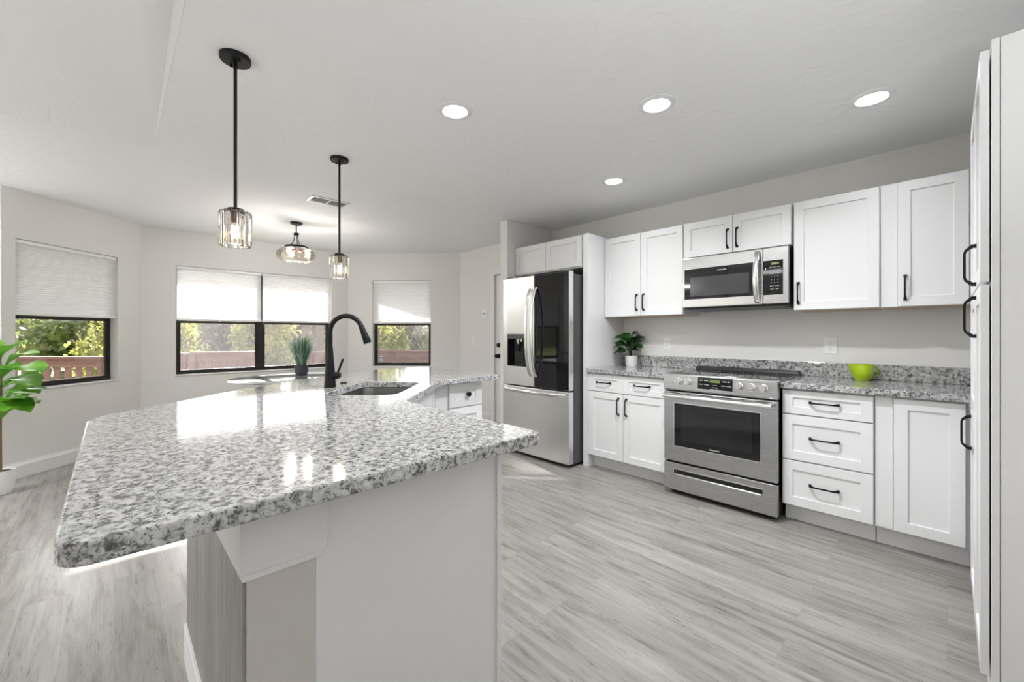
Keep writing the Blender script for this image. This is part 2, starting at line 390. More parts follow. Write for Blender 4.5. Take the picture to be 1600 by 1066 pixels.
# stub wall beside the refrigerator
struct(MB().box(-3.405, -3.292, 3.075, YW, 0, HC).build('wall_stub', M['wall'], bevel=.004))
struct(MB().box(-6.6, .9, -5.2, 4.05, -.06, 0).build('floor', M['planks']))
mb = MB(); mb.prism([(-6.62, -5.15), (-3.68, -5.15), (-3.68, .192), (.9, .192), (.9, 4.05), (-6.62, 4.05)], HC, HC+.08)
struct(mb.build('ceiling', M['ceiling']))
sl_ = .172
mb = MB(); mb.hexa([(-3.68, -5.15, HC), (.9, -5.15, HC+sl_*4.58), (.9, .19, HC+sl_*4.58), (-3.68, .19, HC)],
                   [(-3.68, -5.15, HC+.08), (.9, -5.15, HC+.08+sl_*4.58), (.9, .19, HC+.08+sl_*4.58), (-3.68, .19, HC+.08)])
struct(mb.build('ceiling_vault', M['ceiling']))
mb = MB(); mb.hexa([(-3.68, .19, HC), (.9, .19, HC), (.9, .19, HC+.08+sl_*4.58), (-3.68, .19, HC+.08)],
                   [(-3.68, .1915, HC), (.9, .1915, HC), (.9, .1915, HC+.08+sl_*4.58), (-3.68, .1915, HC+.08)])
struct(mb.build('wall_header', M['wall']))
# baseboards
def baseboard(name, p0, p1, Nrm, h=.135, t=.016, a0=0, a1=0):
    p0 = Vector((*p0, 0)); p1 = Vector((*p1, 0)); R = (p1-p0).normalized(); L = (p1-p0).length
    mb = MB(p0, R, Vector((*Nrm, 0)))
    prof = [(0, 0), (t, 0), (t, h-.03), (t*.55, h-.012), (t*.4, h), (0, h)]
    mb.hexa([(-a0, b, z) for b, z in prof], [(L+a1, b, z) for b, z in prof])
    return struct(mb.build(name, M['trim']))
baseboard('baseboard_left', A0, A1, (R2, R2))
baseboard('baseboard_front', B0, B1, (1, 0))
baseboard('baseboard_front_right', C0, C1, (R2, -R2))
baseboard('baseboard_back', (-5.12, YW), (-4.42, YW), (0, -1))
baseboard('baseboard_living', (-5.44, -5.0), (-5.44, -.68), (1, 0))
baseboard('baseboard_stub', (-3.405, 3.075), (-3.405, YW), (-1, 0))

# windows
def window(idx, p0, p1, Nrm, a0, a1, mull=None, screen=False, label=''):
    p0 = Vector((*p0, 0)); p1 = Vector((*p1, 0)); R = (p1-p0).normalized(); N = Vector((*Nrm, 0))
    w = bpy.data.objects.new('window_%d' % idx, None); COL.objects.link(w); w['kind'] = 'structure'
    w.location = p0+R*(a0+a1)/2+Vector((0, 0, WZ0))
    D0, D1 = -.125, -.085
    fr = MB(p0, R, N); t = .028
    fr.box(a0, a0+t, D0, D1, WZ0, WZ1); fr.box(a1-t, a1, D0, D1, WZ0, WZ1)
    fr.box(a0+t, a1-t, D0, D1, WZ0, WZ0+.035); fr.box(a0+t, a1-t, D0, D1, WZ1-t, WZ1)
    if mull:
        fr.box(mull-.035, mull+.035, D0, D1+.004, WZ0+.035, WZ1-t)
    fr.build('window_frame', M['frame'], w, bevel=.002)
    spans = [(a0+t, a1-t)] if not mull else [(a0+t, mull-.035), (mull+.035, a1-t)]
    for (s0, s1) in spans:
        sash = MB(p0, R, N); q = .022
        zz = 1.405
        sash.box(s0, s0+q, D0+.012, D1-.004, WZ0+.035, zz); sash.box(s1-q, s1, D0+.012, D1-.004, WZ0+.035, zz)
        sash.box(s0+q, s1-q, D0+.012, D1-.004, WZ0+.035, WZ0+.035+q); sash.box(s0+q, s1-q, D0+.012, D1+.002, zz-.03, zz)
        so_ = sash.build('sash', M['frame'], w, bevel=.0015)
        g = MB(p0, R, N).box(s0+q, s1-q, -.112, -.108, WZ0+.035+q, zz-.03).build('glass_pane', M['pane'], so_)
        MB(p0, R, N).box(s0, s1, -.120, -.117, zz, WZ1-t).build('glass_pane', M['pane'], w)
        if screen:
            mb = MB(p0, R, N); mb.f([mb.v(s0+q, -.1215, WZ0+.05), mb.v(s1-q, -.1215, WZ0+.05), mb.v(s1-q, -.1215, zz-.02), mb.v(s0+q, -.1215, zz-.02)])
            mb.build('insect_screen', M['screen'], w)
    MB(p0, R, N).box(a0-.012, a1+.012, D1, .012, WZ0-.004, WZ0+.008).build('window_sill', M['trim'], w, bevel=.003)
    return w
w1 = window(1, A0, A1, (R2, R2), .096, 1.003)
w2 = window(2, B0, B1, (1, 0), .31, 2.12, mull=1.205, screen=True)
w3 = window(3, C0, C1, (R2, -R2), .375, 1.27, screen=True)
# security sticker on window 3, shield on the glass
p0 = Vector((*C0, 0)); Rc = Vector((R2, R2, 0)); Nc = Vector((R2, -R2, 0))
st = MB(p0, Rc, Nc); c = (.375+.028+.022+.045, WZ0+.035+.022+.055)
def shieldpoly(w, h, cx, cz): return [(cx-w, cz+h*.75), (cx-w*.5, cz+h), (cx+w*.5, cz+h), (cx+w, cz+h*.75), (cx+w, cz-h*.2), (cx+w*.6, cz-h*.7), (cx, cz-h), (cx-w*.6, cz-h*.7), (cx-w, cz-h*.2)]
s1_ = shieldpoly(.032, .042, *c)
st.hexa([(a, -.1075, z) for a, z in s1_], [(a, -.1068, z) for a, z in s1_])
sto = st.build('sticker', M['sticker'], w3)
st = MB(p0, Rc, Nc)
for (x0, x1, z0, z1) in ((-.024, .024, .018, .028), (-.024, -.014, -.012, .018), (.014, .024, -.012, .018), (-.012, .012, -.028, -.014), (-.006, .006, -.002, .010)):
    st.box(c[0]+x0, c[0]+x1, -.1067, -.1064, c[1]+z0, c[1]+z1)
st.build('shield_emblem', M['blueink'], sto)

def cellular_shade(p0, Rv, Nv, a0, a1, label, zb=1.405):
    p0 = Vector((*p0, 0)); R = Vector((*Rv, 0)); N = Vector((*Nv, 0))
    t = thing('cellular_shade', label, 'window shade', p0+R*(a0+a1)/2+N*-.03+Vector((0, 0, WZ1-.66)), None)
    MB(p0, R, N).box(a0, a1, -.052, -.012, WZ1-.036, WZ1-.003).build('head_rail', M['plate'], t, bevel=.003)
    MB(p0, R, N).box(a0, a1, -.050, -.016, zb, zb+.024).build('bottom_rail', M['plate'], t, bevel=.004)
    mb = MB(p0, R, N); z = zb+.024; n = 31; dz = (WZ1-.036-z)/n
    prev = None
    for sgn, base in ((1, -.030), (-1, -.036)):
        prev = None
        for i in range(n*2+1):
            zz = z+dz*i/2; b = base+sgn*(.005 if i % 2 else 0)
            cur = (mb.v(a0+.003, b, zz), mb.v(a1-.003, b, zz))
            if prev and sgn == 1: mb.f([prev[0], prev[1], cur[1], cur[0]])
            prev = cur
    mb.build('pleated_fabric', M['shade'], t)
    return t
cellular_shade(A0, (-R2, R2), (R2, R2), .099, 1.000, 'white pleated shade half lowered over the window nearest the fiddle leaf fig')
cellular_shade(B0, (0, 1), (1, 0), .313, 1.208, 'left white pleated shade of the pair on the wide double window')
cellular_shade(B0, (0, 1), (1, 0), 1.218, 2.117, 'right white pleated shade of the pair on the wide double window')
cellular_shade(C0, (R2, R2), (R2, -R2), .378, 1.267, 'white pleated shade over the single window right of the faucet')

# door to the outside in the back wall
door = bpy.data.objects.new('door_1', None); COL.objects.link(door); door['kind'] = 'structure'; door.location = (-3.87, YW, 0)
MB((0, YW, 0), **KX).box(-4.325, -3.425, -.06, -.02, .01, 2.05).build('door_panel', M['trim'], door, bevel=.003)
mb = MB((0, YW, 0), **KX)
for (a0, a1, z0, z1) in ((-4.20, -3.92, 1.15, 1.90), (-3.83, -3.55, 1.15, 1.90), (-4.20, -3.92, .25, .85), (-3.83, -3.55, .25, .85)):
    mb.box(a0, a1, -.02, -.014, z0, z1)
mb.build('raised_panel', M['trim'], door, bevel=.004)
def yknob(par, x, z, y0, r, L):
    prof = [(r*.95, 0), (r, .004), (r, .010), (r*.35, .014), (r*.35, L*.5), (r*.95, L*.62), (r, L*.8), (r*.7, L)]
    mb = MB(); n = 20; rings = []
    for rr, dy in prof: rings.append([mb.v(x+rr*math.cos(2*pi*i/n), y0-dy, z+rr*math.sin(2*pi*i/n)) for i in range(n)])
    for A, B in zip(rings, rings[1:]):
        for i in range(n): mb.f([A[i], A[(i+1) % n], B[(i+1) % n], B[i]])
    mb.f(rings[0]); mb.f(rings[-1]); return mb
yknob(door, -4.262, .94, YW+.02, .031, .065).build('door_knob', M['black'], door, smooth=True)
yknob(door, -4.262, 1.09, YW+.02, .031, .028).build('deadbolt', M['black'], door, smooth=True)
mb = MB((0, YW, 0), **KX); mb.box(-4.405, -4.33, 0, .018, 0, 2.0595).box(-3.42, -3.407, 0, .018, 0, 2.0595).box(-4.405, -3.407, 0, .018, 2.06, 2.13)
struct(mb.build('trim_1', M['trim'], bevel=.004))

def wall_plate(name, label, cat, x, z, kind, w=.074, h=.118):
    t = thing(name, label, cat, (x, YW, z))
    MB((0, YW, 0), **KX).box(x-w/2, x+w/2, 0, .007, z-h/2, z+h/2).build('cover_plate', M['plate'], t, bevel=.0025)
    if kind == 'outlet':
        for dz in (.021, -.021):
            so_ = MB((0, YW, 0), **KX).box(x-.016, x+.016, .007, .0095, z+dz-.014, z+dz+.014).build('socket', M['plate'], t, bevel=.003)
            mb = MB((0, YW, 0), **KX); mb.box(x-.008, x-.0055, .0095, .0099, z+dz-.002, z+dz+.007).box(x+.0055, x+.008, .0095, .0099, z+dz-.002, z+dz+.006).box(x-.002, x+.002, .0095, .0099, z+dz-.010, z+dz-.006)
            mb.build('slot', M['slot'], so_)
    else:
        for dx in ((-.018, .018) if w > .09 or kind == 'double' else (0,)):
            MB((0, YW, 0), **KX).box(x+dx-.005, x+dx+.005, .007, .016, z-.012, z+.012).build('toggle', M['slot'] if kind == 'double' else M['plate'], t, bevel=.002)
    return t
wall_plate('wall_outlet', 'white duplex outlet on the backsplash wall beside the small potted plant', 'outlet', -1.843, 1.147, 'outlet')
wall_plate('wall_outlet', 'white duplex outlet on the wall above the lime green creamer', 'outlet', -.594, 1.153, 'outlet', .08, .122)
wall_plate('light_switch', 'white double switch plate high on the wall left of the back door', 'switch', -4.55, 1.53, 'double', .10, .118)
wall_plate('wall_switch', 'faint white plate on the wall below and left of the double switch', 'switch', -4.80, 1.15, 'single', .074, .118)

# ------------------------------------------------------------------ cabinets
def shaker(mb, a0, a1, z0, z1, b0, b1, fr=.058, rec=.009):
    """frame-and-panel front from depth b0 to b1 (towards the room)"""
    fa = min(fr, (a1-a0)*.33); fz = min(fr, (z1-z0)*.30)
    o = [(a0, z0), (a1, z0), (a1, z1), (a0, z1)]; i = [(a0+fa, z0+fz), (a1-fa, z0+fz), (a1-fa, z1-fz), (a0+fa, z1-fz)]
    B = [mb.v(a, b0, z) for a, z in o]; F = [mb.v(a, b1, z) for a, z in o]
    I = [mb.v(a, b1, z) for a, z in i]; J = [mb.v(a, b1-rec, z) for a, z in i]
    mb.f(B); mb.f(J)
    for k in range(4):
        q = (k+1) % 4
        mb.f([B[k], B[q], F[q], F[k]]); mb.f([F[k], F[q], I[q], I[k]]); mb.f([I[k], I[q], J[q], J[k]])
def pull(par, O, R, N, a, z, b, vert, L=.155, label=None):
    """black arched pull with flared feet"""
    mb = MB(O, R, N); h = L/2
    path = [(-h, 0, .0085, .0085), (-h+.004, .010, .0085, .0075), (-h+.020, .030, .0062, .0045), (h-.020, .030, .0062, .0045), (h-.004, .010, .0085, .0075), (h, 0, .0085, .0085)]
    path = [(-h+.006, -.001, .0085, .0075), (-h+.006, .010, .0080, .0065), (-h+.022, .027, .0055, .0042), (-h+.034, .030, .0045, .0038), (h-.034, .030, .0045, .0038), (h-.022, .027, .0055, .0042), (h-.006, .010, .0080, .0065), (h-.006, -.001, .0085, .0075)]
    rings = []
    k = len(path)
    for i, (s, o, w, t) in enumerate(path):
        p, q = path[max(i-1, 0)], path[min(i+1, k-1)]
        dx, dy = q[0]-p[0], q[1]-p[1]; l_ = math.hypot(dx, dy) or 1; nx, ny = -dy/l_, dx/l_
        ring = []
        for (sw, st_) in ((-1, -1), (1, -1), (1, 1), (-1, 1)):
            ss = s+nx*t*st_; oo = o+ny*t*st_
            if i in (0, k-1): oo = o
            ring.append(mb.v(a+sw*w, b+oo, z+ss) if vert else mb.v(a+ss, b+oo, z+sw*w))
        rings.append(ring)
    for A, B in zip(rings, rings[1:]):
        for j in range(4): mb.f([A[j], A[(j+1) % 4], B[(j+1) % 4], B[j]])
    mb.f(rings[0]); mb.f(rings[-1])
    return mb.build('handle', M['black'], par, bevel=.0012, label=label)

KO = (0, 0, 0)
def cabinet(name, label, a0, a1, z0, z1, face, O=KO, R=(1, 0, 0), N=(0, -1, 0), depth=.30, toe=False, under=False, carcass_a=None, gap=.0215):
    """face = distance b of the door fronts; carcass from face-.02 back"""
    ca0, ca1 = carcass_a or (a0, a1)
    loc = Vector(O)+Vector(R)*(a0+a1)/2+Vector(N)*(face-.02-depth/2)+Vector((0, 0, z0))
    t = thing(name, label, 'cabinet', loc)
    cz = z0+.114 if toe else z0
    MB(O, R, N).box(ca0+.001, ca1-.001, face-.022-depth, face-gap, cz, z1).build('carcass', M['cab'], t, bevel=.001)
    if toe: MB(O, R, N).box(ca0+.001, ca1-.001, face-.022-depth, face-.092, z0, cz).build('toe_kick', M['cab'], t)
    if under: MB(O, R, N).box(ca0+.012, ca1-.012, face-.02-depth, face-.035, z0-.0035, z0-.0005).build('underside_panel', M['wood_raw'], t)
    return t
def doorpart(t, a0, a1, z0, z1, face, O=KO, R=(1, 0, 0), N=(0, -1, 0), kind='door', hp=None, g=.0018, fr=.058):
    mb = MB(O, R, N); shaker(mb, a0+g, a1-g, z0+g, z1-g, face-.0205, face, fr)
    d = mb.build(kind, M['cab'], t, bevel=.0012)
    if hp: pull(d, O, R, N, hp[0], hp[1], face, hp[2])
    return d
FB, FU = -3.195, -3.469      # b of base and upper door faces (b = -y)
DB, DU = YW-3.195-.025, YW-3.469-.025
ZT = 2.168
# uppers
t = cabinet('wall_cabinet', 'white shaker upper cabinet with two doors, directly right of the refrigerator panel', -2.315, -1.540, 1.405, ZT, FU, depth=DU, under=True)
doorpart(t, -2.312, -1.9325, 1.405, ZT-.002, FU, hp=(-1.968, 1.53, True)); doorpart(t, -1.9325, -1.5425, 1.405, ZT-.002, FU, hp=(-1.900, 1.53, True))
t = cabinet('wall_cabinet', 'short white shaker cabinet with two doors mounted above the microwave', -1.537, -.762, 1.872, ZT, FU, depth=DU)
doorpart(t, -1.535, -1.152, 1.874, ZT-.002, FU, hp=(-1.186, 1.985, True)); doorpart(t, -1.152, -.764, 1.874, ZT-.002, FU, hp=(-1.118, 1.985, True))
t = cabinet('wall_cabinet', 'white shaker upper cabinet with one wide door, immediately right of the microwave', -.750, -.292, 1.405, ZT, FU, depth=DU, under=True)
doorpart(t, -.750, -.293, 1.405, ZT-.002, FU, hp=(-.721, 1.525, True))
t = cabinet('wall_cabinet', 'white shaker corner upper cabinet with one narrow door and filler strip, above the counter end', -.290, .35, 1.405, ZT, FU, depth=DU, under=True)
MB(KO, **KX).box(-.290, -.2135, FU-.020, FU-.0175, 1.405, ZT).build('filler_strip', M['cab'], t)
doorpart(t, -.211, .087, 1.405, ZT-.002, FU, hp=(-.176, 1.52, True))
# over-fridge cabinet and tall side panel
t = cabinet('refrigerator_cabinet', 'short white shaker cabinet with two doors bridging above the refrigerator', -3.289, -2.375, 1.875, 2.183, FB, depth=DB)
doorpart(t, -3.289, -2.842, 1.885, 2.181, FB); doorpart(t, -2.842, -2.395, 1.885, 2.181, FB)
o = MB(KO, **KX).box(-2.373, -2.3175, -YW, FB, 0, 2.185).build('side_panel', M['cab'], bevel=.0015)
tag(o, 'tall white side panel standing between refrigerator and base cabinets', 'panel')
# base
t = cabinet('base_cabinet', 'white shaker base cabinet with two drawers over two doors, left of the range', -2.3165, -1.550, 0, .883, FB, depth=DB, toe=True)
doorpart(t, -2.3165, -1.949, .718, .873, FB, kind='drawer', hp=(-2.147, .800, False), g=.0008)
doorpart(t, -1.949, -1.5515, .718, .873, FB, kind='drawer', hp=(-1.768, .800, False), g=.0008)
doorpart(t, -2.3165, -1.947, .122, .714, FB, hp=(-1.990, .602, True)); doorpart(t, -1.947, -1.5515, .122, .714, FB, hp=(-1.912, .602, True))
t = cabinet('base_cabinet', 'white shaker base cabinet with a stack of three drawers, right of the range', -.757, -.294, 0, .883, FB, depth=DB, toe=True)
for z0, z1 in ((.718, .873), (.420, .713), (.122, .415)):
    doorpart(t, -.755, -.296, z0, z1, FB, kind='drawer', hp=(-.530, (z0+z1)/2+.006, False))
t = cabinet('base_cabinet', 'white shaker corner base cabinet with one narrow door beside a filler strip', -.292, .72, 0, .883, FB, depth=DB, toe=True)
MB(KO, **KX).box(-.292, -.2145, FB-.020, FB-.0165, .122, .875).build('filler_strip', M['cab'], t)
doorpart(t, -.211, .068, .122, .873, FB)
# right wall run: corner base return, tall pantry units
XP = .075
PR = dict(O=(0, 0, 0), R=(0, -1, 0), N=(-1, 0, 0))     # a = -y, b = -x
t = cabinet('pantry_cabinet', 'tall white pantry cabinet closest to the camera at the right edge, with stacked doors', -2.43, -2.065, 0, 2.195, -XP, depth=.60, **PR, toe=False, gap=.0445)
mb = MB(**PR); mb.box(-2.4295, -2.0645, -XP-.0425, -XP-.0245, 0, 2.196)
mb.build('face_frame', M['cab'], t, bevel=.0012)
doorpart(t, -2.43, -2.067, 1.407, 2.170, -XP, hp=(-2.335, 1.495, True), **PR); doorpart(t, -2.43, -2.067, .114, 1.400, -XP, hp=(-2.335, 1.300, True), **PR)
t = cabinet('pantry_cabinet', 'tall white pantry cabinet farther back, between the nearest pantry and the counter corner', -2.868, -2.432, 0, 2.195, -XP, depth=.60, **PR)
doorpart(t, -2.866, -2.434, 1.407, 2.170, -XP, **PR); doorpart(t, -2.866, -2.434, .90, 1.400, -XP, **PR)
doorpart(t, -2.866, -2.434, .114, .894, -XP, hp=(-2.80, .792, True), **PR)
t = cabinet('base_cabinet', 'narrow white base cabinet return in the far right corner under the counter', -3.172, -2.870, 0, .883, -XP-.012, depth=.58, **PR, toe=True)
doorpart(t, -3.160, -2.872, .122, .873, -XP-.012, **PR, fr=.05)

# granite runs
def slab(mb, poly, z0, z1): mb.prism(poly, z0, z1)
CT0, CT1 = .884, .922
o = MB().box(-2.3165, -1.541, 3.165, YW-.001, CT0, CT1).build('countertop', M['granite2'], bevel=.004); tag(o, 'grey speckled granite countertop left of the range holding the small plant', 'countertop')
mb = MB(); mb.prism([(-.759, 3.165), (.072, 3.165), (.072, 2.870), (.719, 2.870), (.719, YW-.001), (-.759, YW-.001)], CT0, CT1)
o = mb.build('countertop', M['granite2'], bevel=.004); tag(o, 'grey speckled granite countertop right of the range holding the lime creamer', 'countertop')
o = MB().box(-2.3170, .700, YW-.022, YW-.0005, CT1, 1.028).build('backsplash', M['granite2'], bevel=.003); tag(o, 'long low granite backsplash strip along the wall behind the range', 'backsplash')

# ------------------------------------------------------------------ island
IZ0, IZ1 = .880, .918
outer = [(-.905, 1.003), (-.905, -.068), (-2.18, -.074), (-2.30, -.022), (-2.40, .090), (-2.56, .265), (-2.74, .450), (-3.00, .775), (-3.24, 1.105), (-3.44, 1.41), (-3.57, 1.70), (-3.60, 2.02), (-3.54, 2.235),
         (-2.445, 2.225), (-2.425, 1.640), (-1.790, 1.008)]
def round_poly(poly, rads, n=6):
    out = []
    for i, p in enumerate(poly):
        r = rads.get(i, 0); P = Vector(p)
        if not r: out.append(p); continue
        A = (Vector(poly[i-1])-P).normalized(); B = (Vector(poly[(i+1) % len(poly)])-P).normalized()
        a = P+A*r; b = P+B*r
        for k in range(n+1):
            t_ = k/n; q = a*(1-t_)**2+P*2*t_*(1-t_)+b*t_*t_; out.append((q.x, q.y))
    return out
outer_r = round_poly(outer, {0: .035, 1: .055, 2: .03, 12: .08, 13: .03, 14: .03, 15: .03})
# sink opening in (s,t) diagonal frame: s=(x+y)/sqrt2, t=(y-x)/sqrt2
def st2xy(s, t): return ((s-t)*R2, (s+t)*R2)
S0, S1, T0, T1 = -1.055, -.665, 2.155, 2.765
def rrect(s0, s1, t0, t1, r, n=6):
    pts = []
    for (cs, ct, a0) in ((s1-r, t1-r, 0), (s0+r, t1-r, 90), (s0+r, t0+r, 180), (s1-r, t0+r, 270)):
        for k in range(n+1):
            a = math.radians(a0+90*k/n); pts.append(st2xy(cs+r*math.cos(a), ct+r*math.sin(a)))
    return pts
hole = rrect(S0, S1, T0, T1, .075)
def slab_with_hole(outer, hole, z0, z1):
    bm = bmesh.new()
    def ring(poly, z): return [bm.verts.new((x, y, z)) for x, y in poly]
    rings = {}
    for z in (z0, z1):
        o_ = ring(outer, z); h_ = ring(hole, z); es = []
        for L in (o_, h_):
            for i in range(len(L)): es.append(bm.edges.new((L[i], L[(i+1) % len(L)])))
        bmesh.ops.triangle_fill(bm, use_beauty=True, use_dissolve=True, edges=es)
        rings[z] = (o_, h_)
    for k in (0, 1):
        A, B = rings[z0][k], rings[z1][k]
        for i in range(len(A)): bm.faces.new([A[i], A[(i+1) % len(A)], B[(i+1) % len(B)], B[i]])
    return bm
isl = MB(); isl.bm.free(); isl.bm = slab_with_hole(outer_r, hole, IZ0, IZ1)
o = isl.build('island_countertop', M['granite'], bevel=.005, seg=3)
tag(o, 'large L-shaped speckled granite island countertop with clipped corner and undermount sink cutout', 'countertop')
# island body
isd = thing('kitchen_island', 'white and beige kitchen island base with textured half wall under the granite top', 'kitchen island', (-2.0, .9, 0))
PW = .205      # outer plane of pony wall
pony = [(-1.045, PW), (-1.99, PW), (-3.28, 1.60), (-3.28, 2.10), (-3.14, 2.10), (-3.14, 1.655), (-1.925, PW+.145), (-1.045, PW+.145)]
MB().prism(pony, 0, IZ0-.001).build('half_wall', M['plaster'], isd, bevel=.003)
M['clad'] = planks(); M['clad'].name = 'vertical_plank_cladding'
cn = M['clad'].node_tree
for lk in list(cn.links):
    if lk.from_node.type == 'TEX_COORD':
        ts = lk.to_socket; mpz = cn.nodes.new('ShaderNodeMapping'); mpz.inputs['Rotation'].default_value = (0, pi/2, 0)
        sw = cn.nodes.new('ShaderNodeCombineXYZ'); sp_ = cn.nodes.new('ShaderNodeSeparateXYZ')
        cn.links.new(lk.from_socket, sp_.inputs[0]); cn.links.new(sp_.outputs[2], sw.inputs[0]); cn.links.new(sp_.outputs[0], sw.inputs[1]); cn.links.new(sw.outputs[0], ts); cn.nodes.remove(mpz)
MB().prism([(-1.046, PW-.006), (-1.9925, PW-.006), (-3.284, 1.598), (-3.284, 2.10), (-3.2802, 2.10), (-3.2802, 1.60), (-1.99, PW-.0005), (-1.046, PW-.0005)], 0, IZ0-.002).build('plank_cladding', M['clad'], isd)
cap = [(-1.028, PW-.014), (-1.996, PW-.014), (-3.294, 1.595), (-3.294, 2.10), (-3.28, 2.10), (-3.28, 1.60), (-1.99, PW), (-1.045, PW), (-1.045, PW+.166), (-1.028, PW+.166)]
MB().prism(cap, .722, IZ0-.002).build('trim_band', M['cab'], isd, bevel=.002)
cap2 = [(-1.034, PW-.009), (-1.994, PW-.009), (-3.289, 1.597), (-3.289, 2.10), (-3.28, 2.10), (-3.28, 1.60), (-1.99, PW), (-1.045, PW), (-1.045, PW+.158), (-1.034, PW+.158)]
mb = MB(); mb.prism(cap2, .704, .721); mb.build('trim_lip', M['cab'], isd, bevel=.003)
cap3 = [(-1.99-.02, PW-.015), (-3.295, 1.595), (-3.295, 2.10), (-3.281, 2.10), (-3.281, 1.60), (-1.99, PW-.001)]
bb = [(-1.045, PW-.015), (-1.998, PW-.015), (-3.295, 1.594), (-3.295, 2.10), (-3.2805, 2.10), (-3.2805, 1.60), (-1.99, PW-.0005), (-1.045, PW-.0005)]
MB().prism(bb, 0, .135).build('baseboard_strip', M['trim'], isd, bevel=.002)
# cabinet carcass (white end panel facing the camera)
body = [(-1.048, PW+.145), (-1.048, .935), (-1.80, .935), (-2.47, 1.605), (-2.52, 1.655), (-2.52, 2.075), (-3.14, 2.075), (-3.14, 1.655), (-1.925, PW+.145)]
MB().prism([(-1.30, PW+.145), (-1.30, .935), (-1.80, .935), (-2.02, 1.155), (-2.02, .445), (-1.93, PW+.145)], .114, IZ0-.001).build('cabinet_body', M['cab'], isd)
MB().prism([(-2.52, 1.655), (-2.52, 2.075), (-3.14, 2.075), (-3.14, 1.655), (-2.66, 1.52)], .114, IZ0-.001).build('cabinet_body', M['cab'], isd)
MB().prism([(-2.02, 1.155), (-2.52, 1.655), (-2.66, 1.52), (-2.14, 1.05)], .114, .60).build('cabinet_body', M['cab'], isd)
MB().prism([(-1.31, PW+.145), (-1.31, .86), (-1.77, .86), (-2.59, 1.68), (-2.59, 2.0), (-3.1, 2.0), (-3.1, 1.66), (-1.93, PW+.145)], 0, .1135).build('toe_kick', M['cabgrey'], isd)
mb = MB(); mb.prism([(-1.048, PW+.145), (-1.048, .938), (-1.30, .938), (-1.30, PW+.145)], .0, IZ0-.001); mb.build('end_panel', M['cab'], isd, bevel=.001)
mb = MB(); mb.box(-1.300, -1.052, .938, .956, .114, IZ0-.002); mb.box(-1.060, -1.040, .926, .942, .0, IZ0-.002); mb.build('corner_stile', M['cab'], isd, bevel=.0012)
IR = dict(O=(0, 0, 0), R=(0, 1, 0), N=(1, 0, 0))   # a=y, b=x
mb = MB(**IR); shaker(mb, 1.762, 2.066, .697, .870, -2.52, -2.4995, .06)
d = mb.build('drawer', M['cab'], isd, bevel=.0012)
def xknob(x0, y, z, r, L):
    prof = [(r*.55, 0), (r*.4, L*.15), (r*.35, L*.5), (r, L*.62), (r, L*.85), (r*.7, L)]
    mb = MB(); n = 20; rings = []
    for rr, dx in prof: rings.append([mb.v(x0+dx, y+rr*math.cos(2*pi*i/n), z+rr*math.sin(2*pi*i/n)) for i in range(n)])
    for A, B in zip(rings, rings[1:]):
        for i in range(n): mb.f([A[i], A[(i+1) % n], B[(i+1) % n], B[i]])
    mb.f(rings[0]); mb.f(rings[-1]); return mb
xknob(-2.501, 1.925, .787, .019, .032).build('knob', M['black'], d, smooth=True)
mb = MB(**IR); shaker(mb, 1.762, 2.066, .122, .690, -2.52, -2.4995, .055); mb.build('door', M['cab'], isd, bevel=.0012)
IS = dict(O=(0, 0, 0), R=(-R2, R2, 0), N=(R2, R2, 0))   # a=t, b=s
tb0, tb1 = 1.93, 2.90
mb = MB(**IS); shaker(mb, 1.955, 2.425, .122, .870, -.625, -.605, .057); mb.build('door', M['cab'], isd, bevel=.0012)
mb = MB(**IS); shaker(mb, 2.429, 2.90, .122, .870, -.625, -.605, .057); mb.build('door', M['cab'], isd, bevel=.0012)
MB(**IS).box(1.945, 2.93, -.64, -.6255, .114, IZ0-.001).build('face_frame', M['cab'], isd)
# sink
sk = thing('kitchen_sink', 'stainless steel undermount sink bowl set diagonally into the island countertop', 'sink', (*st2xy((S0+S1)/2, (T0+T1)/2), .68))
mb = MB(); e = .004
rim = rrect(S0-.03, S1+.03, T0-.03, T1+.03, .09); lip = rrect(S0-e, S1+e, T0-e, T1+e, .078); bot = rrect(S0+.012, S1-.012, T0+.012, T1-.012, .07); bot2 = rrect(S0+.035, S1-.035, T0+.035, T1-.035, .05)
Ls = [[mb.v(x, y, z) for x, y in L] for L, z in ((rim, IZ0-.002), (lip, IZ0-.002), (bot, .70), (bot2, .682))]
for A, B in zip(Ls, Ls[1:]):
    for i in range(len(A)): mb.f([A[i], A[(i+1) % len(A)], B[(i+1) % len(B)], B[i]])
mb.f(Ls[-1]); mb.build('basin', M['sinksteel'], sk, smooth=True)
sx, sy = st2xy((S0+S1)/2-.05, (T0+T1)/2)
MB().lathe((sx, sy, .683), [(.045, 0), (.045, .003), (.035, .004), (.012, .002)], 24).build('drain', M['shiny'], sk, smooth=True)
# faucet
fs, ft = -1.150, 2.475
fx, fy = st2xy(fs, ft)
fa = thing('faucet', 'tall matte black gooseneck kitchen faucet with side lever rising beside the sink', 'faucet', (fx, fy, IZ1))
MB().lathe((fx, fy, IZ1), [(.034, 0), (.034, .004), (.0325, .02), (.029, .07), (.0235, .14), (.0195, .20), (.0165, .232), (.0155, .245)], 28).build('base', M['black'], fa, smooth=True)
mb = MB((0, 0, 0), (R2, R2, 0), (-R2, R2, 0))   # a=s, b=t
pts = [(fs, ft, IZ1+.22+.01*i) for i in range(10)]
Rr = .098; cs = fs+Rr; cz = IZ1+.33
for k in range(25):
    a = pi-math.radians(158)*k/24; pts.append((cs+Rr*math.cos(a), ft, cz+Rr*math.sin(a)))
mb.tube(pts, .0142, 16); mb.build('gooseneck', M['black'], fa, smooth=True)
ea = pts[-1]; ed = (math.cos(-math.radians(68)), math.sin(-math.radians(68)))
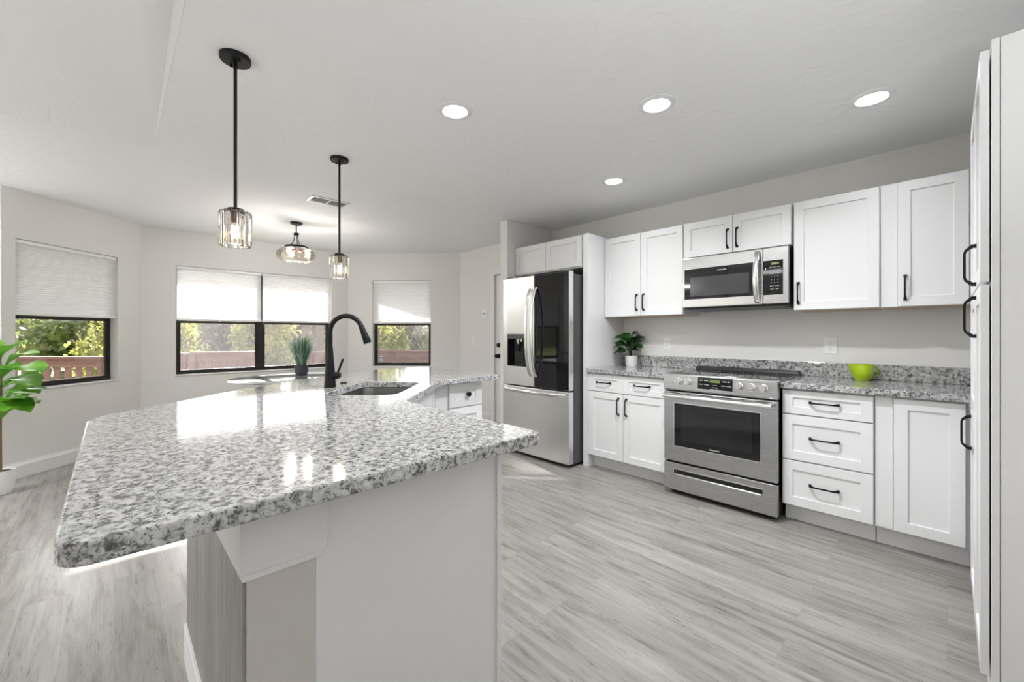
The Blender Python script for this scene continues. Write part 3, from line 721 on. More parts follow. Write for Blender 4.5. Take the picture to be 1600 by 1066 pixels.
hp = [(ea[0]+ed[0]*d_, ft, ea[2]+ed[1]*d_) for d_ in (-.004, .0, .02, .06, .105, .108)]
mb = MB((0, 0, 0), (R2, R2, 0), (-R2, R2, 0)); mb.tube(hp, [.0146, .0162, .0165, .0195, .0235, .0215], 20); mb.build('spray_head', M['black'], fa, smooth=True)
# lever: points to the viewer's right (towards +t side in the image)
mb = MB(); lx, ly = (TH and (math.cos(TH), math.sin(TH)))
mb.tube([(fx+lx*.018, fy+ly*.018, IZ1+.072), (fx+lx*.045, fy+ly*.045, IZ1+.070), (fx+lx*.062, fy+ly*.062, IZ1+.072)], [.021, .021, .015], 16)
mb.build('lever_hub', M['black'], fa, smooth=True)
mb = MB(); mb.tube([(fx+lx*.044, fy+ly*.044, IZ1+.080), (fx+lx*.058, fy+ly*.058, IZ1+.115), (fx+lx*.078, fy+ly*.078, IZ1+.170)], [.0062, .0062, .0066], 12)
mb.build('lever', M['black'], fa, smooth=True)
o = MB().lathe((-2.70, 1.072, IZ1), [(.022, 0), (.022, .003), (.017, .009), (.006, .011)], 24).build('hole_cover', M['black'], smooth=True)
tag(o, 'small black round hole cover on the granite beside the faucet', 'cap')

# ------------------------------------------------------------------ refrigerator
fr = thing('refrigerator', 'stainless french door refrigerator with black glass right door and water dispenser', 'refrigerator', (-2.84, 3.4, 0))
FX0, FX1, FS = -3.287, -2.388, -2.820
MB().box(FX0+.012, FX1-.006, 3.085, 3.78, .03, 1.80).build('body', M['darkgrey'], fr, bevel=.004)
MB().box(FX0+.03, FX1-.03, 3.10, 3.70, 0, .03).build('base_grille', M['blackpl'], fr)
def curved_door(name, x0, x1, z0, z1, y0, y1, m, bulge=.012, n=10, bev=.006, par=None):
    mb = MB(); lo = []; 
    poly = [(x0, y1)]+[(x0+(x1-x0)*i/n, y0-bulge*(1-((i/n*2-1)**2))) for i in range(n+1)]+[(x1, y1)]
    mb.prism(poly, z0, z1); return mb.build(name, m, par or fr, bevel=bev, smooth=False)
# left door with dispenser recess: built from pieces in one mesh
DX0, DX1, DZ0, DZ1 = -3.205, -2.925, .908, 1.240
def door_with_hole():
    bm = bmesh.new()
    xs = [FX0, FX0+.006, FX0+.02, DX0, DX1, FS-.016, FS-.006, FS-.002]
    ys = [3.012, 3.004, 3.0, 2.996, 2.996, 2.998, 3.002, 3.008]
    zs = [.716, .722, DZ0, DZ1, 1.814, 1.820]
    g = [[bm.verts.new((x, y+(.004 if k in (0, 5) else 0), z)) for x, y in zip(xs, ys)] for k, z in enumerate(zs)]
    for k in range(5):
        for i in range(7):
            if k == 2 and i == 3: continue
            bm.faces.new([g[k][i], g[k][i+1], g[k+1][i+1], g[k+1][i]])
    b = [[bm.verts.new((x, 3.072, z)) for x in (FX0, FS-.002)] for z in (zs[0], zs[-1])]
    bm.faces.new([b[0][0], b[0][1], b[1][1], b[1][0]])
    bm.faces.new([b[0][0]]+g[0]+[b[0][1]]); bm.faces.new([b[1][0]]+g[5]+[b[1][1]])
    bm.faces.new([b[0][0], b[1][0]]+[g[k][0] for k in range(5, -1, -1)]); bm.faces.new([b[0][1], b[1][1]]+[g[k][7] for k in range(5, -1, -1)])
    # recess walls
    r0 = [g[2][3], g[2][4], g[3][4], g[3][3]]; r1 = [bm.verts.new((v.co.x, 3.058, v.co.z)) for v in r0]
    for i in range(4): bm.faces.new([r0[i], r0[(i+1) % 4], r1[(i+1) % 4], r1[i]])
    bm.faces.new(r1)
    return bm
mb = MB(); mb.bm.free(); mb.bm = door_with_hole()
ld = mb.build('door', M['steelv'], fr, label='stainless left door with dispenser')
mb = MB(); mb.box(DX0+.001, DX1-.001, 3.0, 3.0575, DZ0+.001, DZ0+.012).box(DX0+.001, DX0+.010, 2.998, 3.0575, DZ0+.012, DZ1-.05).box(DX1-.010, DX1-.001, 2.998, 3.0575, DZ0+.012, DZ1-.05).box(DX0+.010, DX1-.010, 3.045, 3.0575, DZ0+.012, DZ1-.05)
dp = mb.build('dispenser', M['blackglass'], ld)
MB().box(DX0+.001, DX1-.001, 2.9925, 3.05, DZ1-.05, DZ1-.001).build('dispenser_panel', M['darkgrey'], dp, bevel=.002)
mb = MB(); mb.tube([(-3.065, 3.02, DZ1-.052), (-3.065, 3.02, DZ1-.085), (-3.06, 3.025, DZ1-.10)], [.020, .016, .012], 14)
mb.tube([(-3.02, 3.025, DZ1-.052), (-3.02, 3.025, DZ1-.078)], .012, 12); mb.build('spout', M['shiny'], dp, smooth=True)
MB().box(-3.12, -3.0, 3.03, 3.044, DZ0+.06, DZ0+.15).build('paddle', M['blackpl'], dp, bevel=.003)
rd = MB().prism([(FS+.002, 3.072), (FS+.002, 3.006), (FX1, 3.006), (FX1, 3.072)], .716, 1.820).build('door', M['steelv'], fr, bevel=.003, label='right door with black glass front')
MB().box(FS+.003, FX1-.003, 2.9975, 3.0055, .719, 1.817).build('glass_front', M['blackglass'], rd, bevel=.0015)
curved_door('freezer_drawer', FX0, FX1, .036, .702, 3.006, 3.072, M['steelv'], .008, bev=.004)
def bow(par, pts, w, t, m, sideways):
    """flat bar swept along pts; section w (across) x t (out)"""
    mb = MB(); rings = []; k = len(pts)
    for i, p in enumerate(pts):
        P = Vector(p); tn = (Vector(pts[min(i+1, k-1)])-Vector(pts[max(i-1, 0)])).normalized()
        ac = Vector(sideways); ot = tn.cross(ac).normalized()
        rings.append([mb.v(*(P+ac*(w/2*a)+ot*(t/2*b))) for a, b in ((-1, -.5), (-.7, -1), (.7, -1), (1, -.5), (1, .5), (.7, 1), (-.7, 1), (-1, .5))])
    for A, B in zip(rings, rings[1:]):
        for j in range(8): mb.f([A[j], A[(j+1) % 8], B[(j+1) % 8], B[j]])
    mb.f(rings[0]); mb.f(rings[-1]); return mb.build('handle', m, par, smooth=True, angle=50)
def arcpts(f, n=18): return [f(i/n) for i in range(n+1)]
bow(ld, arcpts(lambda s: (-2.862, 2.992-.078*math.sin(pi*s)**.55, .822+.872*s)), .030, .016, M['shiny'], (1, 0, 0))
bow(rd, arcpts(lambda s: (-2.785, 2.992-.078*math.sin(pi*s)**.55, .822+.872*s)), .030, .016, M['shiny'], (1, 0, 0))
fz = [o for o in fr.children if o.name.startswith('freezer_drawer')][0]
bow(fz, arcpts(lambda s: (-3.245+.815*s, 2.998-.055*math.sin(pi*s)**.45, .668)), .034, .016, M['shiny'], (0, 0, 1))
MB().box(FX1-.10, FX1-.02, 3.03, 3.09, 1.8205, 1.836).build('hinge_cover', M['darkgrey'], fr, bevel=.003)
MB().box(FX0+.02, FX0+.10, 3.03, 3.09, 1.8205, 1.836).build('hinge_cover', M['darkgrey'], fr, bevel=.003)

# ------------------------------------------------------------------ range
rg = thing('range', 'stainless slide-in electric range with black glass cooktop and oven window', 'stove', (-1.149, 3.45, 0))
RX0, RX1 = -1.537, -.762
MB().box(RX0+.012, RX1-.012, 3.16, 3.74, .025, .905).build('body', M['blackpl'], rg)
MB().box(RX0+.04, RX1-.04, 3.18, 3.70, 0, .025).build('base', M['blackpl'], rg)
MB().box(RX0, RX1, 3.165, 3.745, .9225, .929).build('cooktop_trim', M['steel'], rg, bevel=.001)
ck = MB().box(RX0+.012, RX1-.012, 3.185, 3.742, .9292, .9325).build('cooktop', M['blackglass'], rg, bevel=.001)
for (cx, cy, rr) in ((-1.36, 3.33, .095), (-.95, 3.33, .11), (-1.36, 3.58, .075), (-.95, 3.58, .075), (-1.15, 3.56, .05)):
    for r_ in (rr,):
        n = 40; mb = MB()
        a = [mb.v(cx+r_*math.cos(2*pi*i/n), cy+r_*math.sin(2*pi*i/n), .93262) for i in range(n)]; b = [mb.v(cx+(r_+.0015)*math.cos(2*pi*i/n), cy+(r_+.0015)*math.sin(2*pi*i/n), .93262) for i in range(n)]
        for i in range(n): mb.f([a[i], a[(i+1) % n], b[(i+1) % n], b[i]])
        mb.build('burner_mark', M['text'], ck)
MB().hexa([(RX0+.004, 3.700, .9327), (RX1-.004, 3.700, .9327), (RX1-.004, 3.785, .9327), (RX0+.004, 3.785, .9327)], [(RX0+.010, 3.712, .958), (RX1-.010, 3.712, .958), (RX1-.010, 3.783, .958), (RX0+.010, 3.783, .958)]).build('rear_vent', M['blackpl'], rg, bevel=.003)
# control panel (slanted)
cp = [(3.112, .818), (3.118, .808), (3.165, .808), (3.19, .9222), (3.128, .9300), (3.118, .927)]
mb = MB(); mb.hexa([(RX0, y, z) for y, z in cp], [(RX1, y, z) for y, z in cp]); cpo = mb.build('control_panel', M['steel'], rg, bevel=.003)
pv = Vector((0, 3.118-3.112, .927-.818)).normalized(); pn = Vector((0, -pv.z, pv.y))
def onp(x, t, d): return Vector((x, 3.112, .818))+pv*t+pn*d
def pbox(mb, x0, x1, t0, t1, d0, d1):
    mb.hexa([tuple(onp(x, t, d0)) for x, t in ((x0, t0), (x1, t0), (x1, t1), (x0, t1))], [tuple(onp(x, t, d1)) for x, t in ((x0, t0), (x1, t0), (x1, t1), (x0, t1))])
mb = MB(); pbox(mb, -1.272, -1.034, .018, .104, .0005, .003); dsp = mb.build('display_panel', M['blackglass'], cpo, bevel=.0008)
mb = MB(); pbox(mb, -1.188, -1.118, .068, .088, .0031, .0034); mb.build('clock_window', M['led_green'], dsp)
for tx, ss, xx, tt in (('BAKE  BROIL', .011, -1.228, .080), ('CONV  WARM', .011, -1.228, .050), ('TIMER  SET', .011, -1.075, .080), ('LIGHT  LOCK', .011, -1.075, .050), ('1 2 3 4 5', .010, -1.153, .050), ('6 7 8 9 0', .010, -1.153, .032), ('START   STOP', .010, -1.153, .016+.004)):
    text_mesh(tx, ss, onp(xx, tt, .0035), (1, 0, 0), 'button_print', M['text'], dsp, .0002, up=pv)
def knob(x):
    mb = MB(); n = 28; rings = []
    for rr, d_ in ((.0275, .0), (.0275, .004), (.0235, .006), (.0225, .026), (.020, .030)):
        rings.append([mb.v(*(onp(x, .058, d_)+Vector((1, 0, 0))*rr*math.cos(2*pi*i/n)+pv*rr*math.sin(2*pi*i/n))) for i in range(n)])
    for A, B in zip(rings, rings[1:]):
        for i in range(n): mb.f([A[i], A[(i+1) % n], B[(i+1) % n], B[i]])
    mb.f(rings[0]); mb.f(rings[-1]); k = mb.build('knob', M['shiny'], cpo, smooth=True)
    mb = MB(); pbox(mb, x-.0055, x+.0055, .058-.021, .058+.021, .028, .036); mb.build('grip', M['shiny'], k, bevel=.0015)
for x in (-1.418, -1.345, -.992, -.917, -.843): knob(x)
# oven door
od = MB().box(RX0+.002, RX1-.002, 3.120, 3.158, .262, .796).build('oven_door', M['steel'], rg, bevel=.003)
ow = MB().box(-1.451, -.863, 3.1165, 3.1205, .382, .707).build('oven_window', M['blackglass'], od, bevel=.001)
mb = MB(); x0, x1, z0, z1 = -1.453, -.861, .380, .709
for q in ((x0-.004, x1+.004, z0-.004, z0), (x0-.004, x1+.004, z1, z1+.004), (x0-.004, x0, z0, z1), (x1, x1+.004, z0, z1)): mb.box(q[0], q[1], 3.1155, 3.122, q[2], q[3])
mb.build('window_trim', M['shiny'], od)
M['ovenglass'] = mat('oven_inner_glass', (.014, .014, .015), .07, spec=.6)
MB().box(-1.401, -.912, 3.1155, 3.1163, .428, .692).build('viewing_glass', M['ovenglass'], ow)
text_mesh('FRIGIDAIRE', .014, (-1.157, 3.1160, .398), (1, 0, 0), 'brand_print', M['text'], ow, .0004)
for i in range(6):
    mb = MB(); x0 = RX0+.02+i*.125; w_ = (.10, .03, .10, .10, .03, .10)[i]
    mb.box(x0+(0 if w_ > .05 else .03), x0+(0 if w_ > .05 else .03)+w_, 3.1185, 3.1205, .784, .789)
    mb.build('vent_slot', M['slot'], od)
mb = MB(); hz = .768
pts = [(RX0+.022+(RX1-RX0-.044)*i/14, 3.062-.006*math.sin(pi*i/14), hz) for i in range(15)]
mb.tube(pts, .0155, 16); hd = mb.build('handle', M['shiny'], od, smooth=True)
for x in (RX0+.045, RX1-.045): MB().box(x-.014, x+.014, 3.066, 3.1215, hz-.011, hz+.011).build('handle_bracket', M['shiny'], hd, bevel=.003)
# storage drawer with slot
mb = MB(); x0, x1, z0, z1 = RX0+.002, RX1-.002, .040, .247; sx0, sx1, sz0, sz1 = -1.455, -.848, .158, .200
def plate_with_slot(mb, x0, x1, z0, z1, s, yf, yb, ym):
    sx0, sx1, sz0, sz1 = s
    o_ = [(x0, z0), (x1, z0), (x1, z1), (x0, z1)]; i_ = [(sx0, sz0), (sx1, sz0), (sx1, sz1), (sx0, sz1)]
    F = [mb.v(a, yf, z) for a, z in o_]; B = [mb.v(a, yb, z) for a, z in o_]; I = [mb.v(a, yf, z) for a, z in i_]; J = [mb.v(a, ym, z) for a, z in i_]
    mb.f(B); mb.f(J)
    for k in range(4):
        q = (k+1) % 4; mb.f([B[k], B[q], F[q], F[k]]); mb.f([F[k], F[q], I[q], I[k]]); mb.f([I[k], I[q], J[q], J[k]])
plate_with_slot(mb, x0, x1, z0, z1, (sx0, sx1, sz0, sz1), 3.120, 3.158, 3.150)
dr = mb.build('storage_drawer', M['steel'], rg, bevel=.0025)
mb = MB(); mb.tube([(sx0+.006+(sx1-sx0-.012)*i/10, 3.121, sz0+.004) for i in range(11)], .008, 12); mb.build('drawer_lip', M['shiny'], dr, smooth=True)
mb = MB()
mb.box(sx0-.004, sx1+.004, 3.1165, 3.1195, sz1, sz1+.005).box(sx0-.006, sx0-.0005, 3.1165, 3.1195, sz0-.004, sz1+.005).box(sx1+.0005, sx1+.006, 3.1165, 3.1195, sz0-.004, sz1+.005)
mb.build('slot_trim', M['shiny'], dr)
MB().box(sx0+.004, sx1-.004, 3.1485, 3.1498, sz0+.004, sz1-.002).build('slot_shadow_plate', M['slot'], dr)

# ------------------------------------------------------------------ microwave
mw = thing('microwave', 'stainless over-the-range microwave with black glass door and keypad', 'microwave', (-1.14, 3.6, 1.43))
MX0, MX1, MZ0, MZ1 = -1.517, -.766, 1.456, 1.857
MB().box(MX0+.002, MX1-.002, 3.445, YW-.004, MZ0-.012, MZ1+.008).build('housing', M['blackpl'], mw, bevel=.002)
md = MB().box(MX0, -.925, 3.400, 3.444, MZ0, MZ1).build('door', M['steel'], mw, bevel=.003)
mc = MB().box(-.923, MX1, 3.400, 3.444, MZ0, MZ1).build('control_panel', M['steel'], mw, bevel=.003)
mwg = MB().box(-1.497, -.976, 3.3965, 3.4003, 1.521, 1.767).build('door_glass', M['blackglass'], md, bevel=.001)
M['mwglass'] = mat('microwave_window', (.05, .05, .052), .13, spec=.5)
MB().box(-1.449, -1.013, 3.3958, 3.3963, 1.544, 1.696).build('viewing_window', M['mwglass'], mwg)
text_mesh('FRIGIDAIRE', .013, (-1.205, 3.3960, 1.738), (1, 0, 0), 'brand_print', M['text'], mwg, .0004)
kp = MB().box(-.922, -.798, 3.3965, 3.4003, 1.519, 1.765).build('keypad', M['blackglass'], mc, bevel=.001)
MB().box(-.872, -.822, 3.3958, 3.3964, 1.733, 1.750).build('clock_display', M['led_green'], kp)
text_mesh('4:21', .014, (-.847, 3.3955, 1.7415), (1, 0, 0), 'clock_digits', mat('green_digits', (.1, .2, .05), .4, emis=(.5, .7, .2), estr=.6), kp, .0002)
for i, r_ in enumerate(('TIME COOK TIMER', 'POPCORN  PIZZA', 'POWER  DEFROST', '1    2    3', '4    5    6', '7    8    9', 'OFF   0   START', 'LIGHT    VENT', '-   -   -   -')):
    text_mesh(r_, .0085 if i not in (3, 4, 5) else .0125, (-.849, 3.3960, 1.716-.0225*i), (1, 0, 0), 'button_print', M['text'], kp, .0002)
mb = MB(); mb.lathe((0, 0, 0), [(.006, 0), (.006, .001)], 16)
mb.bm.free(); mb = MB(); mb.box(-.909, -.903, 3.3955, 3.3962, 1.700, 1.716); mb.build('indicator', M['text'], kp)
bow(md, arcpts(lambda s: (-.958, 3.398-.052*math.sin(pi*s)**.6, 1.470+.370*s)), .034, .014, M['shiny'], (1, 0, 0))
MB().box(MX0+.03, MX1-.03, 3.46, 3.79, MZ0-.020, MZ0-.0125).build('vent_grille', M['darkgrey'], mw)

# ------------------------------------------------------------------ ceiling lights
def downlight(x, y, label):
    t = thing('recessed_light', label, 'ceiling light', (x, y, HC), 'recessed downlights in the kitchen ceiling')
    MB().lathe((x, y, HC), [(.097, 0), (.095, -.004), (.085, -.007), (.070, -.009), (.066, -.006), (.066, 0)], 48, cap=False).build('trim_ring', M['trim'], t, smooth=True)
    MB().lathe((x, y, HC), [(.0655, -.001), (.0655, -.0045)], 40).build('diffuser', M['emit'], t)
    return t
L4 = ['round recessed ceiling light closest to the two black pendants', 'round recessed ceiling light in the middle of the row of three', 'round recessed ceiling light nearest the pantry cabinets, at far right', 'round recessed ceiling light farthest back, above the refrigerator side']
for (x, y), lb in zip(LIGHT_XY, L4): downlight(x, y, lb)
for k, (x, y, z) in enumerate(FILL_PANEL_XY+FILL_SIDE_XY):  # housings for the added fill panels, all out of view
    t = thing('added_fill_panel', 'square fill light panel added out of view on the living room ceiling', 'ceiling light', (x, y, z), 'added living room fill panels')
    MB().box(x-.29, x+.29, y-.29, y+.29, z-.028, z-.001 if x < -3.7 else z+.0+sl_*0).build('housing', M['trim'], t)
    MB().box(x-.27, x+.27, y-.27, y+.27, z-.032, z-.0285).build('diffuser', M['lum'], t)
for x, y in FILL_UP_XY:  # bodies of the added uplights, out of view, brightening the ceiling
    t = thing('added_fill_uplight', 'black torchiere with upward bowl, added out of view as fill light', 'floor lamp', (x, y, 0), 'added fill torchieres outside the frame')
    MB().lathe((x, y, 0), [(.001, 0), (.13, 0), (.13, .012), (.02, .025), (.001, .025)], 32, cap=False).build('base', M['black'], t, smooth=True)
    mb = MB(); mb.tube([(x, y, .02), (x, y, 1.44)], .011, 12); mb.build('pole', M['black'], t, smooth=True)
    MB().lathe((x, y, 1.42), [(.012, 0), (.06, .012), (.12, .05), (.15, .10), (.146, .10), (.115, .054), (.05, .022), (.001, .018)], 32, cap=False).build('bowl', M['plate'], t, smooth=True)
# vent
vt = thing('ceiling_vent', 'white louvered air register flush on the ceiling behind the smaller pendant', 'vent', (-3.995, 1.445, HC))
mb = MB(); x0, x1, y0, y1 = -4.085, -3.905, 1.275, 1.615
mb.box(x0, x1, y0, y0+.022, HC-.008, HC).box(x0, x1, y1-.022, y1, HC-.008, HC).box(x0, x0+.022, y0+.0221, y1-.0221, HC-.008, HC).box(x1-.022, x1, y0+.0221, y1-.0221, HC-.008, HC).box(x0+.0221, x1-.0221, 1.439, 1.451, HC-.0075, HC)
mb.build('frame', M['trim'], vt, bevel=.001)
for k in range(9):
    x = x0+.030+k*.0148
    MB().hexa([(x, y0+.02, HC-.001), (x+.003, y0+.02, HC-.001), (x+.012, y0+.02, HC-.007), (x+.009, y0+.02, HC-.007)], [(x, y1-.02, HC-.001), (x+.003, y1-.02, HC-.001), (x+.012, y1-.02, HC-.007), (x+.009, y1-.02, HC-.007)]).build('louver', M['cabgrey'], vt)

# pendants
def pendant(x, y, zt, zb, label):
    t = thing('pendant_light', label, 'pendant light', (x, y, HC), 'black rod crystal pendants over the island')
    MB().lathe((x, y, HC), [(.061, 0), (.061, -.016), (.058, -.020), (.012, -.021)], 40).build('canopy', M['black'], t, smooth=True)
    for sg in (1, -1): MB().tube([(x+.032*sg, y+.01*sg, HC-.02), (x+.032*sg, y+.01*sg, HC-.034)], .0045, 10).build('screw', M['black'], t)
    mb = MB(); mb.tube([(x, y, HC-.02), (x, y, HC-.05)], .009, 14); mb.tube([(x, y, HC-.05), (x, y, zt+.004)], .0072, 14); mb.build('rod', M['black'], t, smooth=True)
    MB().lathe((x, y, zt), [(.006, .012), (.030, .008), (.036, .0), (.036, -.008), (.030, -.009)], 32).build('cap', M['black'], t, smooth=True)
    mb = MB()
    for k in range(12):
        a = 2*pi*k/12; mb.tube([(x+.032*math.cos(a), y+.032*math.sin(a), zt-.004), (x+.052*math.cos(a), y+.052*math.sin(a), zt-.004)], .0022, 6)
    n = 36
    mb.build('spoke', M['amber'], t)
    MB().lathe((x, y, zt-.009), [(.013, 0), (.014, -.004), (.014, -.042), (.011, -.046)], 20).build('socket', M['amber'], t, smooth=True)
    MB().sphere((x, y, (zt+zb)/2-.012), .016, 16, 10, 1.9).build('bulb', M['bulb'], t, smooth=True)
    n = 12
    for k in range(n):
        a = 2*pi*(k+.5)/n; ca, sa = math.cos(a), math.sin(a)
        rO, rM, rI, w = .0635, .060, .0475, .0135
        pts = [(rI, -w*.75), (rI, w*.75), (rM, w), (rO+.001, 0.0), (rM, -w)]
        P = [(x+r_*ca-q*sa, y+r_*sa+q*ca) for r_, q in pts]; Q = [(x+(r_*.985)*ca-q*.7*sa, y+(r_*.985)*sa+q*.7*ca) for r_, q in pts]
        mb = MB(); lo = [(a_, b_, zb+.008) for a_, b_ in P]; hi = [(a_, b_, zt-.010) for a_, b_ in P]
        mb.hexa(lo, hi); mb.build('crystal_prism', M['crystal'], t, bevel=.0016, seg=1)
    l = bpy.data.lights.new('pendant_lamp', 'POINT'); l.energy = 2.2; l.color = (1, .86, .68); l.shadow_soft_size = .03
    lo = bpy.data.objects.new('pendant_lamp', l); lo.location = (x, y, zb-.02); COL.objects.link(lo)
    return t
pendant(-2.205, .392, 1.790, 1.622, 'black rod pendant with crystal shade nearest the camera, hanging over the island')
pendant(-2.968, 1.150, 1.797, 1.617, 'black rod pendant with crystal shade farther from camera, above the faucet')
# chandelier
cx, cy = -4.995, 1.461
ch = thing('semi_flush_light', 'dark semi flush ceiling light with drum glass bowl over the round table', 'ceiling light', (cx, cy, HC))
MB().lathe((cx, cy, HC), [(.062, 0), (.062, -.014), (.05, -.022), (.012, -.026)], 32).build('canopy', M['black'], ch, smooth=True)
mb = MB(); mb.tube([(cx, cy, HC-.02), (cx, cy, 2.36)], .006, 12); mb.build('rod', M['black'], ch)
MB().lathe((cx, cy, 2.345), [(.024, .018), (.026, .012), (.026, -.006), (.018, -.010)], 20).build('collar', M['black'], ch, smooth=True)
for k in range(3):
    a = 2*pi*k/3+.5; ca, sa = math.cos(a), math.sin(a)
    mb = MB(); mb.tube([(cx+r_*ca, cy+r_*sa, z) for r_, z in ((.020, 2.345), (.020, 2.31), (.028, 2.27), (.045, 2.235), (.070, 2.212))], .0042, 8); mb.build('arm', M['black'], ch, smooth=True)
MB().lathe((cx, cy, 2.212), [(.004, .006), (.108, .004), (.116, 0), (.116, -.020), (.108, -.024), (.004, -.024)], 40).build('rim_plate', M['black'], ch, smooth=True)
mb = MB(); mb.lathe((cx, cy, 2.19), [(.112, 0), (.160, -.010), (.192, -.038), (.198, -.075), (.188, -.115), (.150, -.138), (.08, -.148), (.002, -.150)], 48, cap=False)
mb.build('glass_bowl', M['smoke'], ch, smooth=True)
for k in range(3):
    a = 2*pi*k/3+1.2; bx, by = cx+.085*math.cos(a), cy+.085*math.sin(a)
    mb = MB(); mb.tube([(cx+.02*math.cos(a), cy+.02*math.sin(a), 2.175), (bx, by, 2.150)], .012, 10); s_ = mb.build('socket', M['amber'], ch)
    l = bpy.data.lights.new('chandelier_lamp', 'POINT'); l.energy = P_CHAND; l.color = (.97, .985, 1); l.shadow_soft_size = .03
    lo = bpy.data.objects.new('chandelier_lamp', l); lo.location = (cx+.115*math.cos(a), cy+.115*math.sin(a), 2.09); COL.objects.link(lo)
    MB().sphere((cx+.115*math.cos(a), cy+.115*math.sin(a), 2.135), .024, 14, 10).build('bulb', M['bulb'], ch, smooth=True)

# ------------------------------------------------------------------ plants, creamer, table
def leaf(mb, base, tip, width, up=(0, 0, 1), droop=.1, fold=.12, n=8, shape='ovate'):
    b = Vector(base); t = Vector(tip); ax = t-b; L = ax.length; d = ax.normalized()
    sd = d.cross(Vector(up)); sd = sd.normalized() if sd.length > 1e-3 else Vector((1, 0, 0)); nn = sd.cross(d).normalized()
    rows = []
    for i in range(n+1):
        u = i/n
        if shape == 'ovate': w = math.sin(pi*min(1, u**.85))**.8*(.75+.25*u) if 0 < u < 1 else 0.02
        elif shape == 'fig': w = (math.sin(pi*u**1.25)**.75)*(.62+.5*u) if 0 < u < 1 else .03
        else: w = (1-u)**.6*min(1, .5+u*3)
        w *= width/2
        c = b+ax*u+nn*(droop*L*math.sin(pi*u)-droop*L*.5*u*u)
        wob = nn*(.012*math.sin(u*14)*width*4)
        rows.append([mb.bm.verts.new(c+sd*w*q+nn*(abs(q)*w*fold*2)+(wob if abs(q) == 1 else Vector((0, 0, 0)))) for q in (-1, -.5, 0, .5, 1)])
    for A, B in zip(rows, rows[1:]):
        for j in range(4): mb.f([A[j], A[j+1], B[j+1], B[j]])
def px(u, v, d):      # helper for working out where a leaf stands in the room
    r = (u-800)/650.*d; c_, s_ = math.cos(TH), math.sin(TH)
    return Vector((r*c_-d*s_, r*s_+d*c_, CAM_H+(523-v)*d/650.))
# fiddle leaf fig
pb = px(0, 0, 3.22); bx, by = pb.x, pb.y
fg = thing('potted_fig_tree', 'fiddle leaf fig with bright green leaves in a white floor pot at the left edge', 'potted plant', (bx, by, 0))
MB().lathe((bx, by, 0), [(.058, 0), (.068, .02), (.080, .10), (.082, .185), (.077, .185), (.074, .165)], 36, cap=False).build('pot', M['white_pot'], fg, smooth=True)
MB().lathe((bx, by, 0), [(.001, .01), (.056, .01), (.074, .17), (.001, .172)], 24, cap=False).build('soil', M['soil'], fg)
mb = MB(); mb.tube([(bx, by, .16), (bx+.005, by, .5), (bx, by+.005, .85), (bx+.004, by, 1.12)], [.012, .010, .008, .005], 10); mb.build('trunk', M['stem'], fg, smooth=True)
figs = [  # base (u,v,d), tip(u,v,d), width
    ((2, 560, 3.22), (36, 534, 3.15), .11), ((8, 575, 3.22), (57, 550, 3.10), .085), ((4, 590, 3.2), (62, 577, 3.0), .17), ((4, 598, 3.2), (64, 590, 3.25), .13),
    ((8, 602, 3.22), (58, 600, 3.05), .12), ((6, 616, 3.2), (50, 606, 3.3), .12), ((8, 626, 3.2), (58, 612, 3.1), .11), ((6, 640, 3.2), (34, 620, 3.0), .13),
    ((22, 620, 3.2), (68, 606, 3.15), .06), ((2, 656, 3.22), (56, 628, 3.12), .15),
    ((-4, 575, 3.22), (-42, 556, 3.1), .15), ((-4, 600, 3.2), (-44, 596, 3.15), .16), ((-4, 560, 3.2), (-24, 530, 3.25), .13), ((-4, 625, 3.2), (-44, 618, 3.05), .15), ((-2, 645, 3.2), (-36, 648, 3.2), .14),
    ((0, 585, 3.2), (14, 575, 2.95), .14), ((0, 610, 3.2), (10, 600, 3.48), .16), ((6, 628, 3.2), (44, 640, 3.05), .12), ((0, 632, 3.2), (6, 640, 2.98), .13)]
for i, (b_, t_, w_) in enumerate(figs):
    mb = MB(); B = px(*b_); T = px(*t_)
    st0 = Vector((bx, by, B.z-.02)); mb.tube([tuple(st0), tuple(st0*.4+B*.6+Vector((0, 0, -.008))), tuple(B)], .003, 6)
    vd = (Vector((0, 0, CAM_H))-B).normalized()*.55+Vector((0, 0, 1))+Vector((0, 0, 0))*i
    leaf(mb, B, T+(T-B)*.06, w_*1.25, up=tuple(vd), droop=.10, fold=.10, n=12, shape='fig')
    mb.build('leaf', M['figleaf'], fg, smooth=True, angle=80)
